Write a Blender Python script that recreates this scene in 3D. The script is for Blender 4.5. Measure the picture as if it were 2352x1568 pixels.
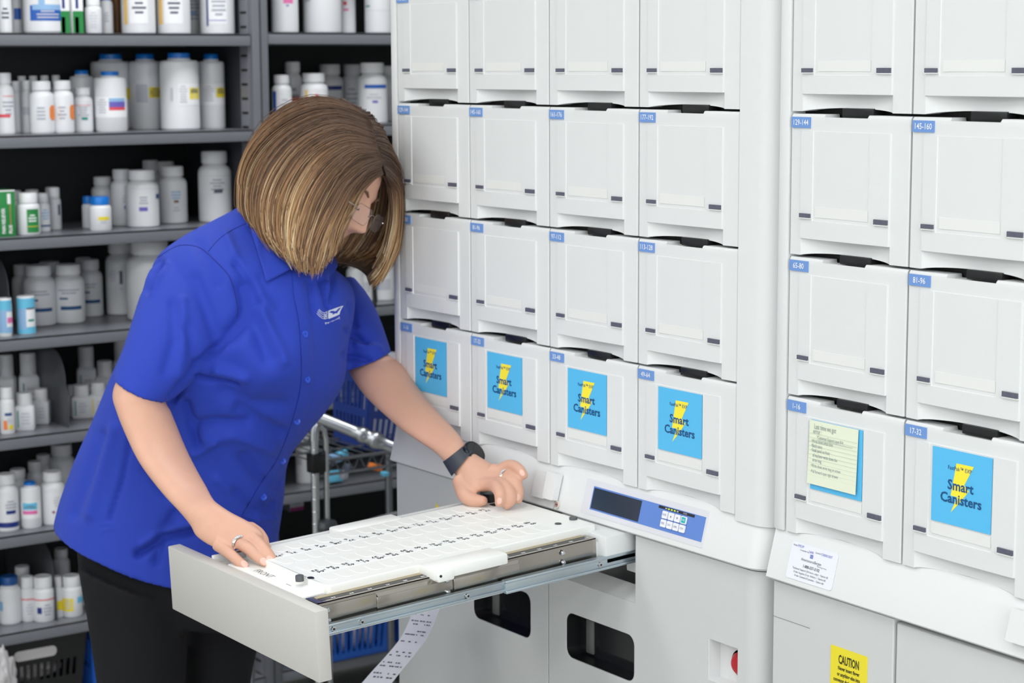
import bpy, bmesh, math, random
import numpy as np
from mathutils import Vector, Matrix
from mathutils.bvhtree import BVHTree
for o in list(bpy.data.objects): bpy.data.objects.remove(o)
SC=bpy.context.scene; COL=SC.collection
rnd=random.Random(7)
# ---------------------------------------------------------------- camera
FPX=4500.0
CP=Vector((2.6331,-1.6488,1.5593))
RR=Vector((0.5789,0.8154,-0.0046)); RU=Vector((-0.1118,0.0850,0.9901)); RF=Vector((-0.8077,0.5726,-0.1404))
cam=bpy.data.objects.new('camera',bpy.data.cameras.new('camera')); COL.objects.link(cam); SC.camera=cam
cam.data.sensor_width=36; cam.data.lens=FPX/2352*36
m=Matrix((RR,RU,-RF)).transposed().to_4x4(); m.translation=CP; cam.matrix_world=m
cam.data.clip_start=.05
cam.data.dof.use_dof=True; cam.data.dof.focus_distance=2.38; cam.data.dof.aperture_fstop=9.0
# ---------------------------------------------------------------- light and exposure
w=bpy.data.worlds.new('world'); SC.world=w; w.use_nodes=True
w.node_tree.nodes['Background'].inputs[0].default_value=(.93,.97,1,1)
w.node_tree.nodes['Background'].inputs[1].default_value=.42
SC.view_settings.view_transform='Standard'; SC.view_settings.look='None'
SC.view_settings.gamma=1; SC.view_settings.use_curve_mapping=False
SC.view_settings.exposure=-1.0
LAMPS=[(x_,y_,22.5 if (y_<-2 or x_>3) else 15) for x_ in (-.6,.9,2.4,3.9) for y_ in (-4.4,-2.8,-1.2)]+[(-.6,.5,32)]  # unseen; aisle lamp and outer rows added to brighten shelves and upright fronts
for (lx,ly,pw) in LAMPS:
    l=bpy.data.lights.new('ceiling_lamp','AREA'); l.shape='RECTANGLE'; l.size=.58; l.size_y=1.18; l.energy=pw; l.color=(.96,.98,1)
    o=bpy.data.objects.new('ceiling_lamp',l); COL.objects.link(o); o.location=(lx,ly,2.665)
WL=bpy.data.lights.new('added_side_fill','AREA'); WL.shape='RECTANGLE'; WL.size=2.6; WL.size_y=1.3; WL.energy=88; WL.color=(.95,.98,1)  # unseen side light added to brighten the shelves and other upright faces
WO=bpy.data.objects.new('added_side_fill',WL); COL.objects.link(WO); WO.location=(5.15,-1.6,1.55); WO.rotation_euler=(math.pi/2,0,math.pi/2)
# ---------------------------------------------------------------- helpers
def ray(u,v): return RR*((u-1176)/FPX)+RU*(-(v-784)/FPX)+RF
def W(u,v,D): return CP+ray(u,v)*D
def onX(u,v,X): d=ray(u,v); return CP+d*((X-CP.x)/d.x)
def onY(u,v,Y): d=ray(u,v); return CP+d*((Y-CP.y)/d.y)
def onZ(u,v,Z): d=ray(u,v); return CP+d*((Z-CP.z)/d.z)
def px(p): d=p-CP; z=d.dot(RF); return (1176+FPX*d.dot(RR)/z,784-FPX*d.dot(RU)/z,z)
def lin(c): return tuple(((x/255)/12.92 if x/255<=.04045 else ((x/255+.055)/1.055)**2.4) for x in c)
MATS={}
def mat(name,c,rough=.5,metal=0,spec=.5,noise=0,nscale=40,bump=0,bscale=200,alpha=None,trans=0,emit=0,sub=0,coat=0):
    if name in MATS: return MATS[name]
    M=bpy.data.materials.new(name); M.use_nodes=True; nt=M.node_tree; b=nt.nodes['Principled BSDF']
    L=lin(c)+(1,)
    b.inputs['Base Color'].default_value=L; b.inputs['Roughness'].default_value=rough; b.inputs['Metallic'].default_value=metal
    b.inputs['Specular IOR Level'].default_value=spec
    if trans: b.inputs['Transmission Weight'].default_value=trans
    if coat: b.inputs['Coat Weight'].default_value=coat
    if sub:
        b.inputs['Subsurface Weight'].default_value=sub; b.inputs['Subsurface Radius'].default_value=(.012,.005,.003); b.inputs['Subsurface Scale'].default_value=1
    if emit: b.inputs['Emission Color'].default_value=L; b.inputs['Emission Strength'].default_value=emit
    if noise or bump:
        tc=nt.nodes.new('ShaderNodeTexCoord')
    if noise:
        n=nt.nodes.new('ShaderNodeTexNoise'); n.inputs['Scale'].default_value=nscale; n.inputs['Detail'].default_value=4
        nt.links.new(tc.outputs['Object'],n.inputs['Vector'])
        mx=nt.nodes.new('ShaderNodeMix'); mx.data_type='RGBA'; mx.inputs[6].default_value=tuple(x*(1-noise) for x in L[:3])+(1,); mx.inputs[7].default_value=tuple(min(1,x*(1+noise)) for x in L[:3])+(1,)
        nt.links.new(n.outputs['Fac'],mx.inputs[0]); nt.links.new(mx.outputs[2],b.inputs['Base Color'])
    if bump:
        n2=nt.nodes.new('ShaderNodeTexNoise'); n2.inputs['Scale'].default_value=bscale; n2.inputs['Detail'].default_value=3
        nt.links.new(tc.outputs['Object'],n2.inputs['Vector'])
        bp=nt.nodes.new('ShaderNodeBump'); bp.inputs['Strength'].default_value=bump; bp.inputs['Distance'].default_value=.001
        nt.links.new(n2.outputs['Fac'],bp.inputs['Height']); nt.links.new(bp.outputs['Normal'],b.inputs['Normal'])
    MATS[name]=M; return M
class MB:
    def __init__(s): s.v=[];s.f=[];s.m=[]
    def add(s,vs,fs,mi=0,M=None):
        b=len(s.v)
        s.v+=[tuple((M@Vector(p)) if M is not None else p) for p in vs]
        s.f+=[tuple(i+b for i in f) for f in fs]
        s.m+=[mi]*len(fs); return s
    def mesh(s,me,mi=0,M=None):
        return s.add([v.co[:] for v in me.vertices],[tuple(p.vertices) for p in me.polygons],mi,M)
    def box(s,x0,x1,y0,y1,z0,z1,mi=0,bev=0,M=None,seg=2):
        if not bev:
            return s.add([(x,y,z) for x in (x0,x1) for y in (y0,y1) for z in (z0,z1)],[(0,1,3,2),(4,6,7,5),(0,4,5,1),(2,3,7,6),(0,2,6,4),(1,5,7,3)],mi,M)
        bm=bmesh.new(); bmesh.ops.create_cube(bm,size=1)
        for v in bm.verts: v.co=Vector(((x0+x1)/2+v.co.x*(x1-x0),(y0+y1)/2+v.co.y*(y1-y0),(z0+z1)/2+v.co.z*(z1-z0)))
        bmesh.ops.bevel(bm,geom=bm.edges[:],offset=bev,segments=seg,profile=.5,affect='EDGES')
        s.add([v.co[:] for v in bm.verts],[tuple(v.index for v in f.verts) for f in (bm.verts.index_update() or bm.faces)],mi,M); bm.free(); return s
    def lathe(s,prof,n=24,mi=0,M=None,sx=1,sy=1,cap=True):
        vs=[];fs=[]
        for r,z in prof:
            for k in range(n):
                a=2*math.pi*k/n; vs.append((r*math.cos(a)*sx,r*math.sin(a)*sy,z))
        for i in range(len(prof)-1):
            for k in range(n):
                a=i*n+k;b=i*n+(k+1)%n; fs.append((a,b,b+n,a+n))
        if cap:
            fs.append(tuple(range(n-1,-1,-1))); fs.append(tuple((len(prof)-1)*n+k for k in range(n)))
        return s.add(vs,fs,mi,M)
    def cyl(s,p0,p1,r,n=12,mi=0,r1=None):
        p0=Vector(p0);p1=Vector(p1); d=p1-p0; q=d.to_track_quat('Z','Y').to_matrix().to_4x4(); q.translation=p0
        return s.lathe([(r,0),(r if r1 is None else r1,d.length)],n,mi,q)
    def tube(s,pts,r,n=8,mi=0):
        pts=[Vector(p) for p in pts]; N=len(pts); vs=[];fs=[]
        up=None
        for i,p in enumerate(pts):
            t=(pts[min(i+1,N-1)]-pts[max(i-1,0)]).normalized()
            if up is None: up=t.orthogonal().normalized()
            up=(up-t*up.dot(t)).normalized(); sd=t.cross(up); rr=r[i] if isinstance(r,(list,tuple)) else r
            for k in range(n):
                a=2*math.pi*k/n; vs.append(p+up*(rr*math.cos(a))+sd*(rr*math.sin(a)))
        for i in range(N-1):
            for k in range(n):
                a=i*n+k;b=i*n+(k+1)%n; fs.append((a,b,b+n,a+n))
        fs.append(tuple(range(n-1,-1,-1))); fs.append(tuple((N-1)*n+k for k in range(n)))
        return s.add([tuple(v) for v in vs],fs,mi)
    def quad(s,a,b,c,d,mi=0): return s.add([tuple(a),tuple(b),tuple(c),tuple(d)],[(0,1,2,3)],mi)
    def text(s,t,size,M,mi=0,align='LEFT',xs=1,bold=0,ext=.0001,spacing=1):
        s.mesh(textmesh(t,align,bold,spacing),mi,M@Matrix.Diagonal((size*xs,size,size,1)).copy()) ; return s
    def build(s,name,mats,parent=None,sharp=35,loc=None,rec=False):
        me=bpy.data.meshes.new(name); me.from_pydata(s.v,[],s.f)
        for m_ in (mats if isinstance(mats,(list,tuple)) else [mats]): me.materials.append(m_)
        me.polygons.foreach_set('material_index',s.m); me.polygons.foreach_set('use_smooth',[True]*len(s.f))
        me.update()
        if rec:
            bm=bmesh.new(); bm.from_mesh(me); bmesh.ops.recalc_face_normals(bm,faces=bm.faces); bm.to_mesh(me); bm.free()
        me.set_sharp_from_angle(angle=math.radians(sharp))
        o=bpy.data.objects.new(name,me); COL.objects.link(o)
        if parent: o.parent=parent
        if loc: o.location=loc
        return o
_tm={}
def textmesh(t,align='LEFT',bold=0,spacing=1):
    k=(t,align,bold,spacing)
    if k not in _tm:
        c=bpy.data.curves.new('t','FONT'); c.body=t; c.align_x=align; c.offset=bold; c.resolution_u=2; c.space_character=spacing; c.size=1
        o=bpy.data.objects.new('t',c); me=bpy.data.meshes.new_from_object(o); bpy.data.objects.remove(o); _tm[k]=me
    return _tm[k]
def plate(loops,th,bev=0,res=1):
    """2D outline with holes -> mesh in XY, thickness +-th/2 in Z"""
    c=bpy.data.curves.new('p','CURVE'); c.dimensions='2D'; c.fill_mode='BOTH'; c.extrude=th/2-bev; c.bevel_depth=bev; c.bevel_resolution=1
    if bev: c.offset=-bev
    for L in loops:
        sp=c.splines.new('POLY'); sp.points.add(len(L)-1); sp.use_cyclic_u=True
        for i,p in enumerate(L): sp.points[i].co=(p[0],p[1],0,1)
    o=bpy.data.objects.new('p',c); me=bpy.data.meshes.new_from_object(o); bpy.data.objects.remove(o); return me
def rrect(x0,x1,y0,y1,r,n=5,cs=(1,1,1,1)):
    P=[]
    for k,(cx,cy,a0) in enumerate(((x1-r,y0+r,-90),(x1-r,y1-r,0),(x0+r,y1-r,90),(x0+r,y0+r,180))):
        if cs[k]:
            for i in range(n+1):
                a=math.radians(a0+90*i/n); P.append((cx+r*math.cos(a),cy+r*math.sin(a)))
        else: P.append(((x1,y0),(x1,y1),(x0,y1),(x0,y0))[k])
    return P
def thing(name,label,cat,loc=(0,0,0),rz=0,group=None):
    o=bpy.data.objects.new(name,None); COL.objects.link(o); o.location=loc; o.rotation_euler=(0,0,rz); o.empty_display_size=.02
    o['label']=label;o['category']=cat
    if group:o['group']=group
    return o
def tag(o,label,cat,group=None):
    o['label']=label;o['category']=cat
    if group:o['group']=group
    return o
def struct(o): o['kind']='structure'; return o
# plane frame: local x->right, y->up of plane, z->normal
def frame(o,x,y):
    x=Vector(x).normalized(); y=Vector(y).normalized(); z=x.cross(y)
    M=Matrix((x,y,z)).transposed().to_4x4(); M.translation=Vector(o); return M
# ---------------------------------------------------------------- materials
plastic=mat('machine_plastic',(226,227,227),.42,bump=.12,bscale=900)
plastic2=mat('machine_door_plastic',(208,209,208),.45,bump=.12,bscale=900)
dark=mat('dark_void',(14,14,16),.6)
black=mat('black_plastic',(20,20,22),.35)
lblue=mat('label_blue',(112,152,214),.45)
white=mat('white_print',(245,246,250),.4)
slotm=mat('slot_grey',(92,92,108),.35,noise=.25,nscale=300)
cardm=mat('card_cyan',(88,190,240),.45,noise=.03,nscale=300)
yel=mat('bolt_yellow',(255,236,62),.45)
navy=mat('navy_ink',(10,78,132),.5)
strip=mat('paper_strip_white',(232,232,229),.4)
glassdk=mat('window_tint',(30,31,34),.12)
steel=mat('polished_steel',(176,170,162),.22,metal=1)
zinc=mat('zinc_rail',(188,200,208),.3,metal=1,noise=.08,nscale=30)
chrome=mat('chrome',(200,202,205),.15,metal=1)
nylon=mat('white_nylon',(244,244,240),.35,sub=.0)
ink=mat('black_ink',(26,26,30),.5)
grey_print=mat('grey_ink',(120,122,130),.5)
# ---------------------------------------------------------------- room shell
flm=mat('floor_vinyl',(176,176,172),.4,noise=.06,nscale=6)
wlm=mat('wall_paint',(222,224,224),.7,bump=.1,bscale=300)
clm=mat('ceiling_tile',(232,232,228),.8,noise=.04,nscale=60)
struct(MB().box(-2.6,5.2,-5.2,3.0,-.1,0).build('floor',flm))
cl=MB().box(-2.6,5.2,-5.2,3.0,2.7,2.8)
for i in range(13): cl.box(-2.6+i*.61,-2.59+i*.61,-5.2,3.0,2.697,2.7)
for i in range(14): cl.box(-2.6,5.2,-5.2+i*.61,-5.19+i*.61,2.697,2.7)
struct(cl.build('ceiling',clm))
struct(MB().box(-2.7,-2.6,-5.2,3.0,0,2.7).build('wall_left',wlm))
struct(MB().box(-2.7,5.2,3.0,3.1,0,2.7).build('wall_back',wlm))
struct(MB().box(5.2,5.3,-5.2,3.1,0,2.7).build('wall_right',wlm))
struct(MB().box(-2.7,5.3,-5.3,-5.2,0,2.7).build('wall_front',wlm))
wf=MB()  # unseen window frame added to go with the side fill light
for y_ in (-2.95,-1.63,-.3): wf.box(5.14,5.2,y_,y_+.05,.85,2.25)
wf.box(5.14,5.2,-2.95,-.25,.82,.87);wf.box(5.14,5.2,-2.95,-.25,2.23,2.28)
W1=struct(wf.build('added_window',mat('added_window_frame',(225,225,225),.5)))
MB().box(5.17,5.18,-2.9,-.3,.87,2.23).build('added_glow_pane',mat('added_side_fill',(235,242,250),.5,emit=1.5),W1)  # glowing pane added behind the camera side as part of the fill
lampm=mat('lamp_diffuser',(250,250,245),.6,emit=2.0); lampf=mat('lamp_frame',(235,235,235),.5)
for i,(lx,ly,pw) in enumerate(LAMPS):
    t=thing('ceiling_light','unseen rectangular ceiling light panel above the room','light',(lx,ly,2.67),0,'ceiling light panels')
    MB().box(-.3,.3,-.6,.6,.012,.018,bev=0).build('diffuser',lampm,t)
    f=MB(); f.box(-.33,-.3,-.63,.63,-.002,.026);f.box(.3,.33,-.63,.63,-.002,.026);f.box(-.3,.3,-.63,-.6,-.002,.026);f.box(-.3,.3,.6,.63,-.002,.026); f.build('frame',lampf,t)
# ================================================================ dispensing machines
DW,DH=.2,.1714
Z0=1.5
def drawer_front_mesh():
    us=sorted(set([0,.006,.02,.05,.095,.1,.105,.85,.855,.86,.9,.95,.98,.994,1]+[.1+.76*i/22 for i in range(23)]+[.21,.214,.69,.694,.3,.305,.66,.665]))
    vs_=sorted(set([0,.01,.02,.05,.08,.115,.12,.125,.2,.4,.6,.745,.75,.8,.86,.878,.884,.89,.90,.92,.94,.955,.97,.985,1]))
    nu,nv=len(us),len(vs_); w,h=.1972,.1682; P=[]
    for v in vs_:
        for u in us:
            y=-.0015*math.sin(math.pi*u)
            zz=-v*h
            k=max(0,min(1,(u-.1)/.76)); sc=math.sin(math.pi*k)**.6 if 0<k<1 else 0
            if v<.008: y+=.0022
            elif v<.015: y+=.0006
            if .8>0 and .118<v<.882 and .102<u<.857: y-=.0022
            if .118<v<.748 and .212<u<.692: y+=.0011
            if v>.882: y+=.016*sc*(1-(v-.882)/.118*.35)
            if v>.9: zz+=.0045*sc*((v-.9)/.1)**1.3
            if v<.018 and .3025<u<.6625: zz-=.0042; y+=.001
            if u<.003 or u>.997: y+=.0012
            P.append((u*w+.0014,y,zz-.0015))
    F=[]
    for j in range(nv-1):
        for i in range(nu-1):
            a=j*nu+i; F.append((a,a+nu,a+nu+1,a+1))
    b=len(P)
    # side returns
    loop=[i for i in range(nu)]+[j*nu+nu-1 for j in range(1,nv)]+[(nv-1)*nu+i for i in range(nu-2,-1,-1)]+[j*nu for j in range(nv-2,0,-1)]
    for i in loop: x,y,z=P[i]; P.append((x,.022,z))
    n=len(loop)
    for k in range(n): F.append((loop[k],loop[(k+1)%n],b+(k+1)%n,b+k))
    return P,F
DP,DF=drawer_front_mesh()
dm=bpy.data.meshes.new('canister_drawer'); dm.from_pydata(DP,[],DF); dm.materials.append(plastic)
dm.polygons.foreach_set('use_smooth',[True]*len(DF)); dm.update(); dm.set_sharp_from_angle(angle=math.radians(28))
def fx(u): return .0014+u*.1972
def fz(v): return -.0015-v*.1682
FM=lambda u,v,y: frame((fx(u),y,fz(v)),(1,0,0),(0,0,1))
slots_me=MB()
def slot(u0,u1,v0,v1):
    s=MB(); s.box(fx(u0),fx(u1),-.0053,-.003,fz(v1),fz(v0),0); s.box(fx(u0)-.001,fx(u1)+.0006,-.0056,-.003,fz(v1)-.0011,fz(v1),1); s.box(fx(u0)-.001,fx(u0),-.0056,-.003,fz(v1)-.0011,fz(v0),1); return s
slotA=slot(.108,.2,.70,.73).build('slot',[slotm,strip]).data; slotB=slot(.745,.853,.698,.733).build('slot',[slotm,strip]).data
latch=MB(); latch.box(fx(.42),fx(.68),.004,.02,fz(.018),.0062,0,.001); latch_me=latch.build('latch',[black]).data
cst=MB(); cst.box(fx(.24),fx(.688),-.0031,-.002,fz(.722),fz(.648)); strip_me=cst.build('card_slip',[strip]).data
def card_mesh():
    c=MB(); x0,x1,z1,z0=fx(.24),fx(.688),fz(.13),fz(.632); y=-.0038; w=x1-x0;h=z1-z0
    c.box(x0,x1,y,-.003,z0,z1,0)
    pt=[(.413,.164),(.703,.163),(.552,.434),(.632,.50),(.51,.65),(.335,.838),(.439,.612),(.329,.609)]
    V=[(x0+a*w,y-.0002,z1-b*h) for a,b in pt]
    c.add(V,[(0,7,2,1),(7,6,2),(6,5,4),(6,4,3,2)],1)
    F=lambda s,t: frame((x0+s*w,y-.0004,z1-t*h),(1,0,0),(0,0,1))
    c.text('FastPak™ EXP',.0064,F(.27,.262),2,xs=.92,bold=.003)
    c.text('Smart',.0156,F(.272,.525),2,xs=1.03,bold=.022)
    c.text('Canisters',.0156,F(.152,.705),2,xs=1.03,bold=.022)
    return c.build('sticker',[cardm,yel,navy]).data
card_me=card_mesh()
for o in [o for o in bpy.data.objects if o.name.split('.')[0] in('slot','latch','card_slip','sticker')]: bpy.data.objects.remove(o)
def lk(name,me,parent,loc=(0,0,0)):
    o=bpy.data.objects.new(name,me); COL.objects.link(o); o.parent=parent; o.location=loc; return o
def machine(name_label,loc,rz,opening,ncol=4,rx0=-.018,rx1=.866):
    T=thing('dispensing_cabinet',name_label,'cabinet',loc,rz)
    zb=Z0-3*DH   # bottom of canister drawers
    body=MB()
    # carcass behind the drawers, with rounded right corner
    def shell(z0,z1,x0,x1,y0,r,mi=0,rl=.006):
        out=rrect(x0,x1,y0,.62,r,8,(1,0,0,0))
        me=plate([out],z1-z0); body.mesh(me,mi,Matrix.Translation((0,0,(z0+z1)/2)))
    # side pillars
    body.box(rx0,-.001,-.001,.62,zb-.0,1.92,0,.003)
    out=rrect(.8005,rx1,-.001,.62,.032,8,(1,0,0,0)); body.mesh(plate([out],1.92-zb+.006),0,Matrix.Translation((0,0,(zb-.006+1.92)/2)))
    body.box(-.001,.8005,.024,.62,zb,1.92,1)      # dark interior behind drawers
    body.box(rx0,rx1,-.001,.62,1.92,1.96,0,.004)
    # lower carcass behind doors, with cavity when the tray drawer is out
    if opening:
        body.box(rx0,.19,.038,.62,.06,.93,0); body.box(.604,.84,.038,.62,.06,.93,0); body.box(.19,.604,.34,.62,.06,.93,1); body.box(.19,.604,.038,.34,.06,.785,2)
        body.box(.6005,.604,.0225,.34,.785,.93,1);body.box(.19,.604,.0225,.34,.925,.93,1)
    else: body.box(rx0,.84,.022,.62,.06,.93,0)
    body.box(.0,.82,.05,.60,0,.06,1)
    # ledge under the drawers (leans out towards the bottom)
    yt,yb=.004,-.012; lz0,lz1=.924,zb+.006
    n=8; prof=[]
    V=[];F=[]
    for z,y in ((lz0,yb+.004),(lz0+.003,yb),(lz1-.004,yt),(lz1,yt+.004)):
        L=rrect(rx0-.004 if False else rx0,.862,y,.60,.03,8,(1,0,0,0)); V+=[(p[0],p[1],z) for p in L]; n=len(L)
    for j in range(3):
        for k in range(n): F.append((j*n+k,j*n+(k+1)%n,(j+1)*n+(k+1)%n,(j+1)*n+k))
    F.append(tuple(range(n-1,-1,-1))); F.append(tuple(3*n+k for k in range(n)))
    led=MB(); led.add(V,F); ledge=led.build('ledge',[plastic],T)
    body.build('body',[plastic,dark,plastic2],T)
    # doors
    def xz(me): return Matrix(((1,0,0,0),(0,0,1,0),(0,1,0,0),(0,0,0,1)))
    XZ=Matrix(((1,0,0,0),(0,0,1,.009),(0,1,0,0),(0,0,0,1)))
    dz0,dz1=.07,.9205
    if opening:
        # left door: outline with the drawer cut-out, window
        Lo=[(rx0+.002,dz0),(.3955,dz0),(.3955,.8225),(.195,.8225),(.195,dz1),(rx0+.002,dz1)]
        win=rrect(.203,.353,.714,.783,.014)[::-1]
        Rw=rrect(.441,.5965,.711,.7775,.014)[::-1]
        red=[(.750,.757),(.750,.812),(.808,.812),(.808,.757)]
        Ro=[(.3985,dz0),(.8275,dz0),(.8275,dz1),(.5985,dz1),(.5985,.8255),(.3985,.8255)]
        dl=MB(); dl.mesh(plate([Lo,win],.02,.0007),0,XZ); dL=dl.build('door',[plastic2],T,rec=True)
        wl=MB(); 
        dr=MB(); dr.mesh(plate([Ro,Rw,red],.02,.0007),0,XZ)
        # rounded right end of the door
        out=rrect(.821,.857,-.0012,.05,.03,8,(1,0,0,0)); dr.mesh(plate([out],dz1-dz0),0,Matrix.Translation((0,0,(dz0+dz1)/2)))
        # lip below the drawer opening
        dr.add([(.3985,-.001,.8255),(.5985,-.001,.8255),(.5985,.022,.842),(.3985,.022,.842),(.3985,.022,.79),(.5985,.022,.79)],[(0,1,2,3),(3,2,5,4)],0)
        dr.add([(.3985,.05,.820),(.5985,.05,.820),(.5985,.022,.842),(.3985,.022,.842)],[(0,3,2,1)],0)
        dR=dr.build('door',[plastic2],T,rec=True)
        for (x0,x1,z0,z1,par) in ((.203,.353,.714,.783,dL),(.441,.5965,.711,.7775,dR)):
            q=MB(); q.box(x0-.006,x1+.006,.028,.032,z0-.006,z1+.006,0)
            R0=rrect(x0+.0009,x1-.0009,z0+.0009,z1-.0009,.0135); n=len(R0); V=[(a,-.0004,b) for a,b in R0]+[(a,.029,b) for a,b in R0]
            q.add(V,[(k,(k+1)%n,n+(k+1)%n,n+k) for k in range(n)],1)
            q.box(x0+.012,x0+.030,.0255,.0282,z0+.004,z1-.004,2,.002)
            q.build('window',[glassdk,black,mat('window_inner',(108,108,108),.5)],par)
        rb=MB(); rb.box(.7505,.8075,.019,.022,.757,.812,0); rb.box(.7505,.7525,-.0005,.02,.757,.812,0); rb.box(.7505,.8075,.0,.021,.7555,.7575,0)
        rb.build('switch_recess',[plastic],dR)
        eb=MB(); M=frame((.793,.020,.7845),(1,0,0),(0,0,1)); eb.lathe([(.0155,0),(.0155,.004),(.012,.008),(.010,.009)],28,0,M)
        eb.lathe([(.0185,-.001),(.0185,.001)],28,1,M)
        eb.build('emergency_button',[mat('signal_red',(190,24,40),.35),plastic],dR)
    else:
        XZ2=XZ
        dl=MB(); dl.mesh(plate([[(rx0+.002,dz0),(.1925,dz0),(.1925,dz1),(rx0+.002,dz1)]],.02,.002),0,XZ); dL=dl.build('door',[plastic2],T,rec=True)
        dr=MB(); dr.mesh(plate([[(.1965,dz0),(.8275,dz0),(.8275,dz1-.004),(.1965,dz1-.004)]],.02,.002),0,XZ); out=rrect(.821,.857,-.0012,.05,.03,8,(1,0,0,0)); dr.mesh(plate([out],dz1-dz0),0,Matrix.Translation((0,0,(dz0+dz1)/2)))
        dR=dr.build('door',[plastic2],T,rec=True)
        MB().box(rx0+.002,.05,-.0015,-.0008,.8745,.8749).build('seam_line',[grey_print],dL)
    # hinges on the right side
    for hz0,hz1 in ((.935,.978),(.845,.905)):
        h=MB(); k=5
        for i in range(k): h.cyl((.8605,.052,hz0+(hz1-hz0)*i/k+.0006),(.8605,.052,hz0+(hz1-hz0)*(i+1)/k),.004,12,0)
        h.box(.856,.8585,.034,.07,hz0,hz1,0); h.build('hinge',[mat('hinge_grey',(120,116,112),.4,metal=.6)],T)
    # drawers
    for r in range(-2,3):
        for c in range(ncol):
            ztop=Z0-r*DH
            if r==-2: pass
            d=lk('canister_drawer',dm,T,(c*DW,0,ztop))
            n0=1+16*c+64*(2-r)
            q=MB(); q.box(fx(.012),fx(.178),-.0024,-.0004,fz(.098),fz(.022),0); q.text('%d-%d'%(n0,n0+15),.0094,frame((fx(.095),-.0026,fz(.078)),(1,0,0),(0,0,1)),1,'CENTER',.88,.006)
            q.build('number_label',[lblue,white],d)
            lk('slot',slotA,d); lk('slot',slotB,d); lk('latch',latch_me,d); lk('card_slip',strip_me,d)
            if r==2 : lk('sticker',card_me,d)
    return T,ledge
M1,ledge1=machine('light grey dispensing cabinet with its tray drawer pulled out, beside the person',(0,0,0),0,True)
M2,ledge2=machine('light grey dispensing cabinet nearest the camera at the right edge',(.8996,-.0083,0),-.0295,False,rx0=-.020)
# ---- control panel on the first cabinet; printed foil on the leaning ledge
p0=Vector((.0,.004,Z0-3*DH+.002)); p1=Vector((0,-.012,.927)); up=(p0-p1).normalized()
def LF(x,s,off=.0006):   # s: distance up the ledge from its lower edge
    base=p1+up*s; nrm=Vector((1,0,0)).cross(up); return frame(Vector((x,base.y,base.z))+nrm*off,(1,0,0),up)
cp=MB(); F=LF(0,0)
def onl(mb,x0,x1,s0,s1,mi,off=.0006,th=.0006,r=0):
    M=LF(0,0,off)
    if r: mb.mesh(plate([rrect(x0,x1,s0,s1,r,4)],th*2),mi,M)
    else: mb.box(x0,x1,s0,s1,-th,0,mi,0,M)
onl(cp,.488,.748,.007,.056,0,.0005)
onl(cp,.506,.744,.0145,.0475,1,.0008)
onl(cp,.508,.613,.0165,.0455,2,.0011)
cp.text('EMPTY',.0030,LF(.6505,.0435,.0016),3,xs=.8); onl(cp,.649,.722,.0428,.0465,4,.0012)
for i,(xa) in enumerate((.663,.6685,.6745,.6805,.6865)):
    onl(cp,xa,xa+.0034,.0438,.0454,5 if i in(1,2,3) else 6,.0016)
cp.text('PAPER',.0034,LF(.700,.0435,.0016),6,xs=.8)
CPn=cp.build('control_panel',[mat('foil_grey',(222,222,228),.35),mat('foil_blue',(98,136,210),.4),mat('lcd_dark',(34,52,70),.15),ink,mat('foil_black',(38,38,44),.4),mat('led_green',(205,235,90),.4,emit=.6),mat('foil_white',(190,190,196),.5)],M1)
bt=['MODE','','','START','FEED','CUT','LABEL','STOP']
for k in range(8):
    i,j=k%4,k//4; b=MB(); x0=.6605+i*.0128-.002*0+j*0; s0=.0325-.0115*j+.0
    onl(b,x0,x0+.0112,s0-.0015,s0+.0085,0,.0022,.0008,.0015)
    if k==3: onl(b,x0+.0016,x0+.0096,s0-.0002,s0+.0072,1,.0034,.0004)
    if bt[k]: b.text(bt[k],.0036,LF(x0+.0056,s0+.0025,.0039),2 if k!=3 else 0,'CENTER',.78)
    else:
        sgn=1 if k==1 else -1; M=LF(x0+.0056,s0+.0035,.0034); b.add([(-.0011,-.0012*sgn,0),(.0011,-.0012*sgn,0),(0,.0016*sgn,0)],[(0,1,2) if sgn>0 else (0,2,1)],3)
        b.v[-3:]=[tuple(M@Vector(q)) for q in b.v[-3:]]
    b.build('button',[mat('button_white',(240,241,248),.4),mat('button_teal',(10,186,190),.4),grey_print,ink],CPn)
# handle blocks and lock on the left part of the ledge
hb=MB(); onl(hb,.375,.4055,.010,.047,0,.0035,.0025,.0015); hb.build('cover',[plastic],M1)
hb=MB(); onl(hb,.4075,.433,.012,.051,0,.0065,.005,.002); hb.build('cover',[plastic],M1)
lk_=MB(); M=LF(.4335,.0035+.004,.0); lk_.lathe([(.0056,0),(.0056,.0022),(.0040,.0026)],22,0,M); lk_.lathe([(.0036,.0024),(.0034,.0030)],18,1,M); lk_.box(-.0028,.0028,-.0005,.0005,.0028,.0033,2,0,M)
lk_.build('key_lock',[mat('lock_cream',(214,208,196),.4),mat('lock_ring',(176,130,126),.4),ink],M1)
MB().box(.4255,.4259,.0,.0135,-.0002,.0004,0,0,LF(0,0,0)).build('seam_line',[grey_print],M1)
yq=MB(); yq.add([(.100,-.0015,.875),(.117,-.0015,.866),(.117,-.0015,.86),(.100,-.0015,.86)],[(0,3,2,1)]); yq.build('warning_label',[yel],M1)
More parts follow.
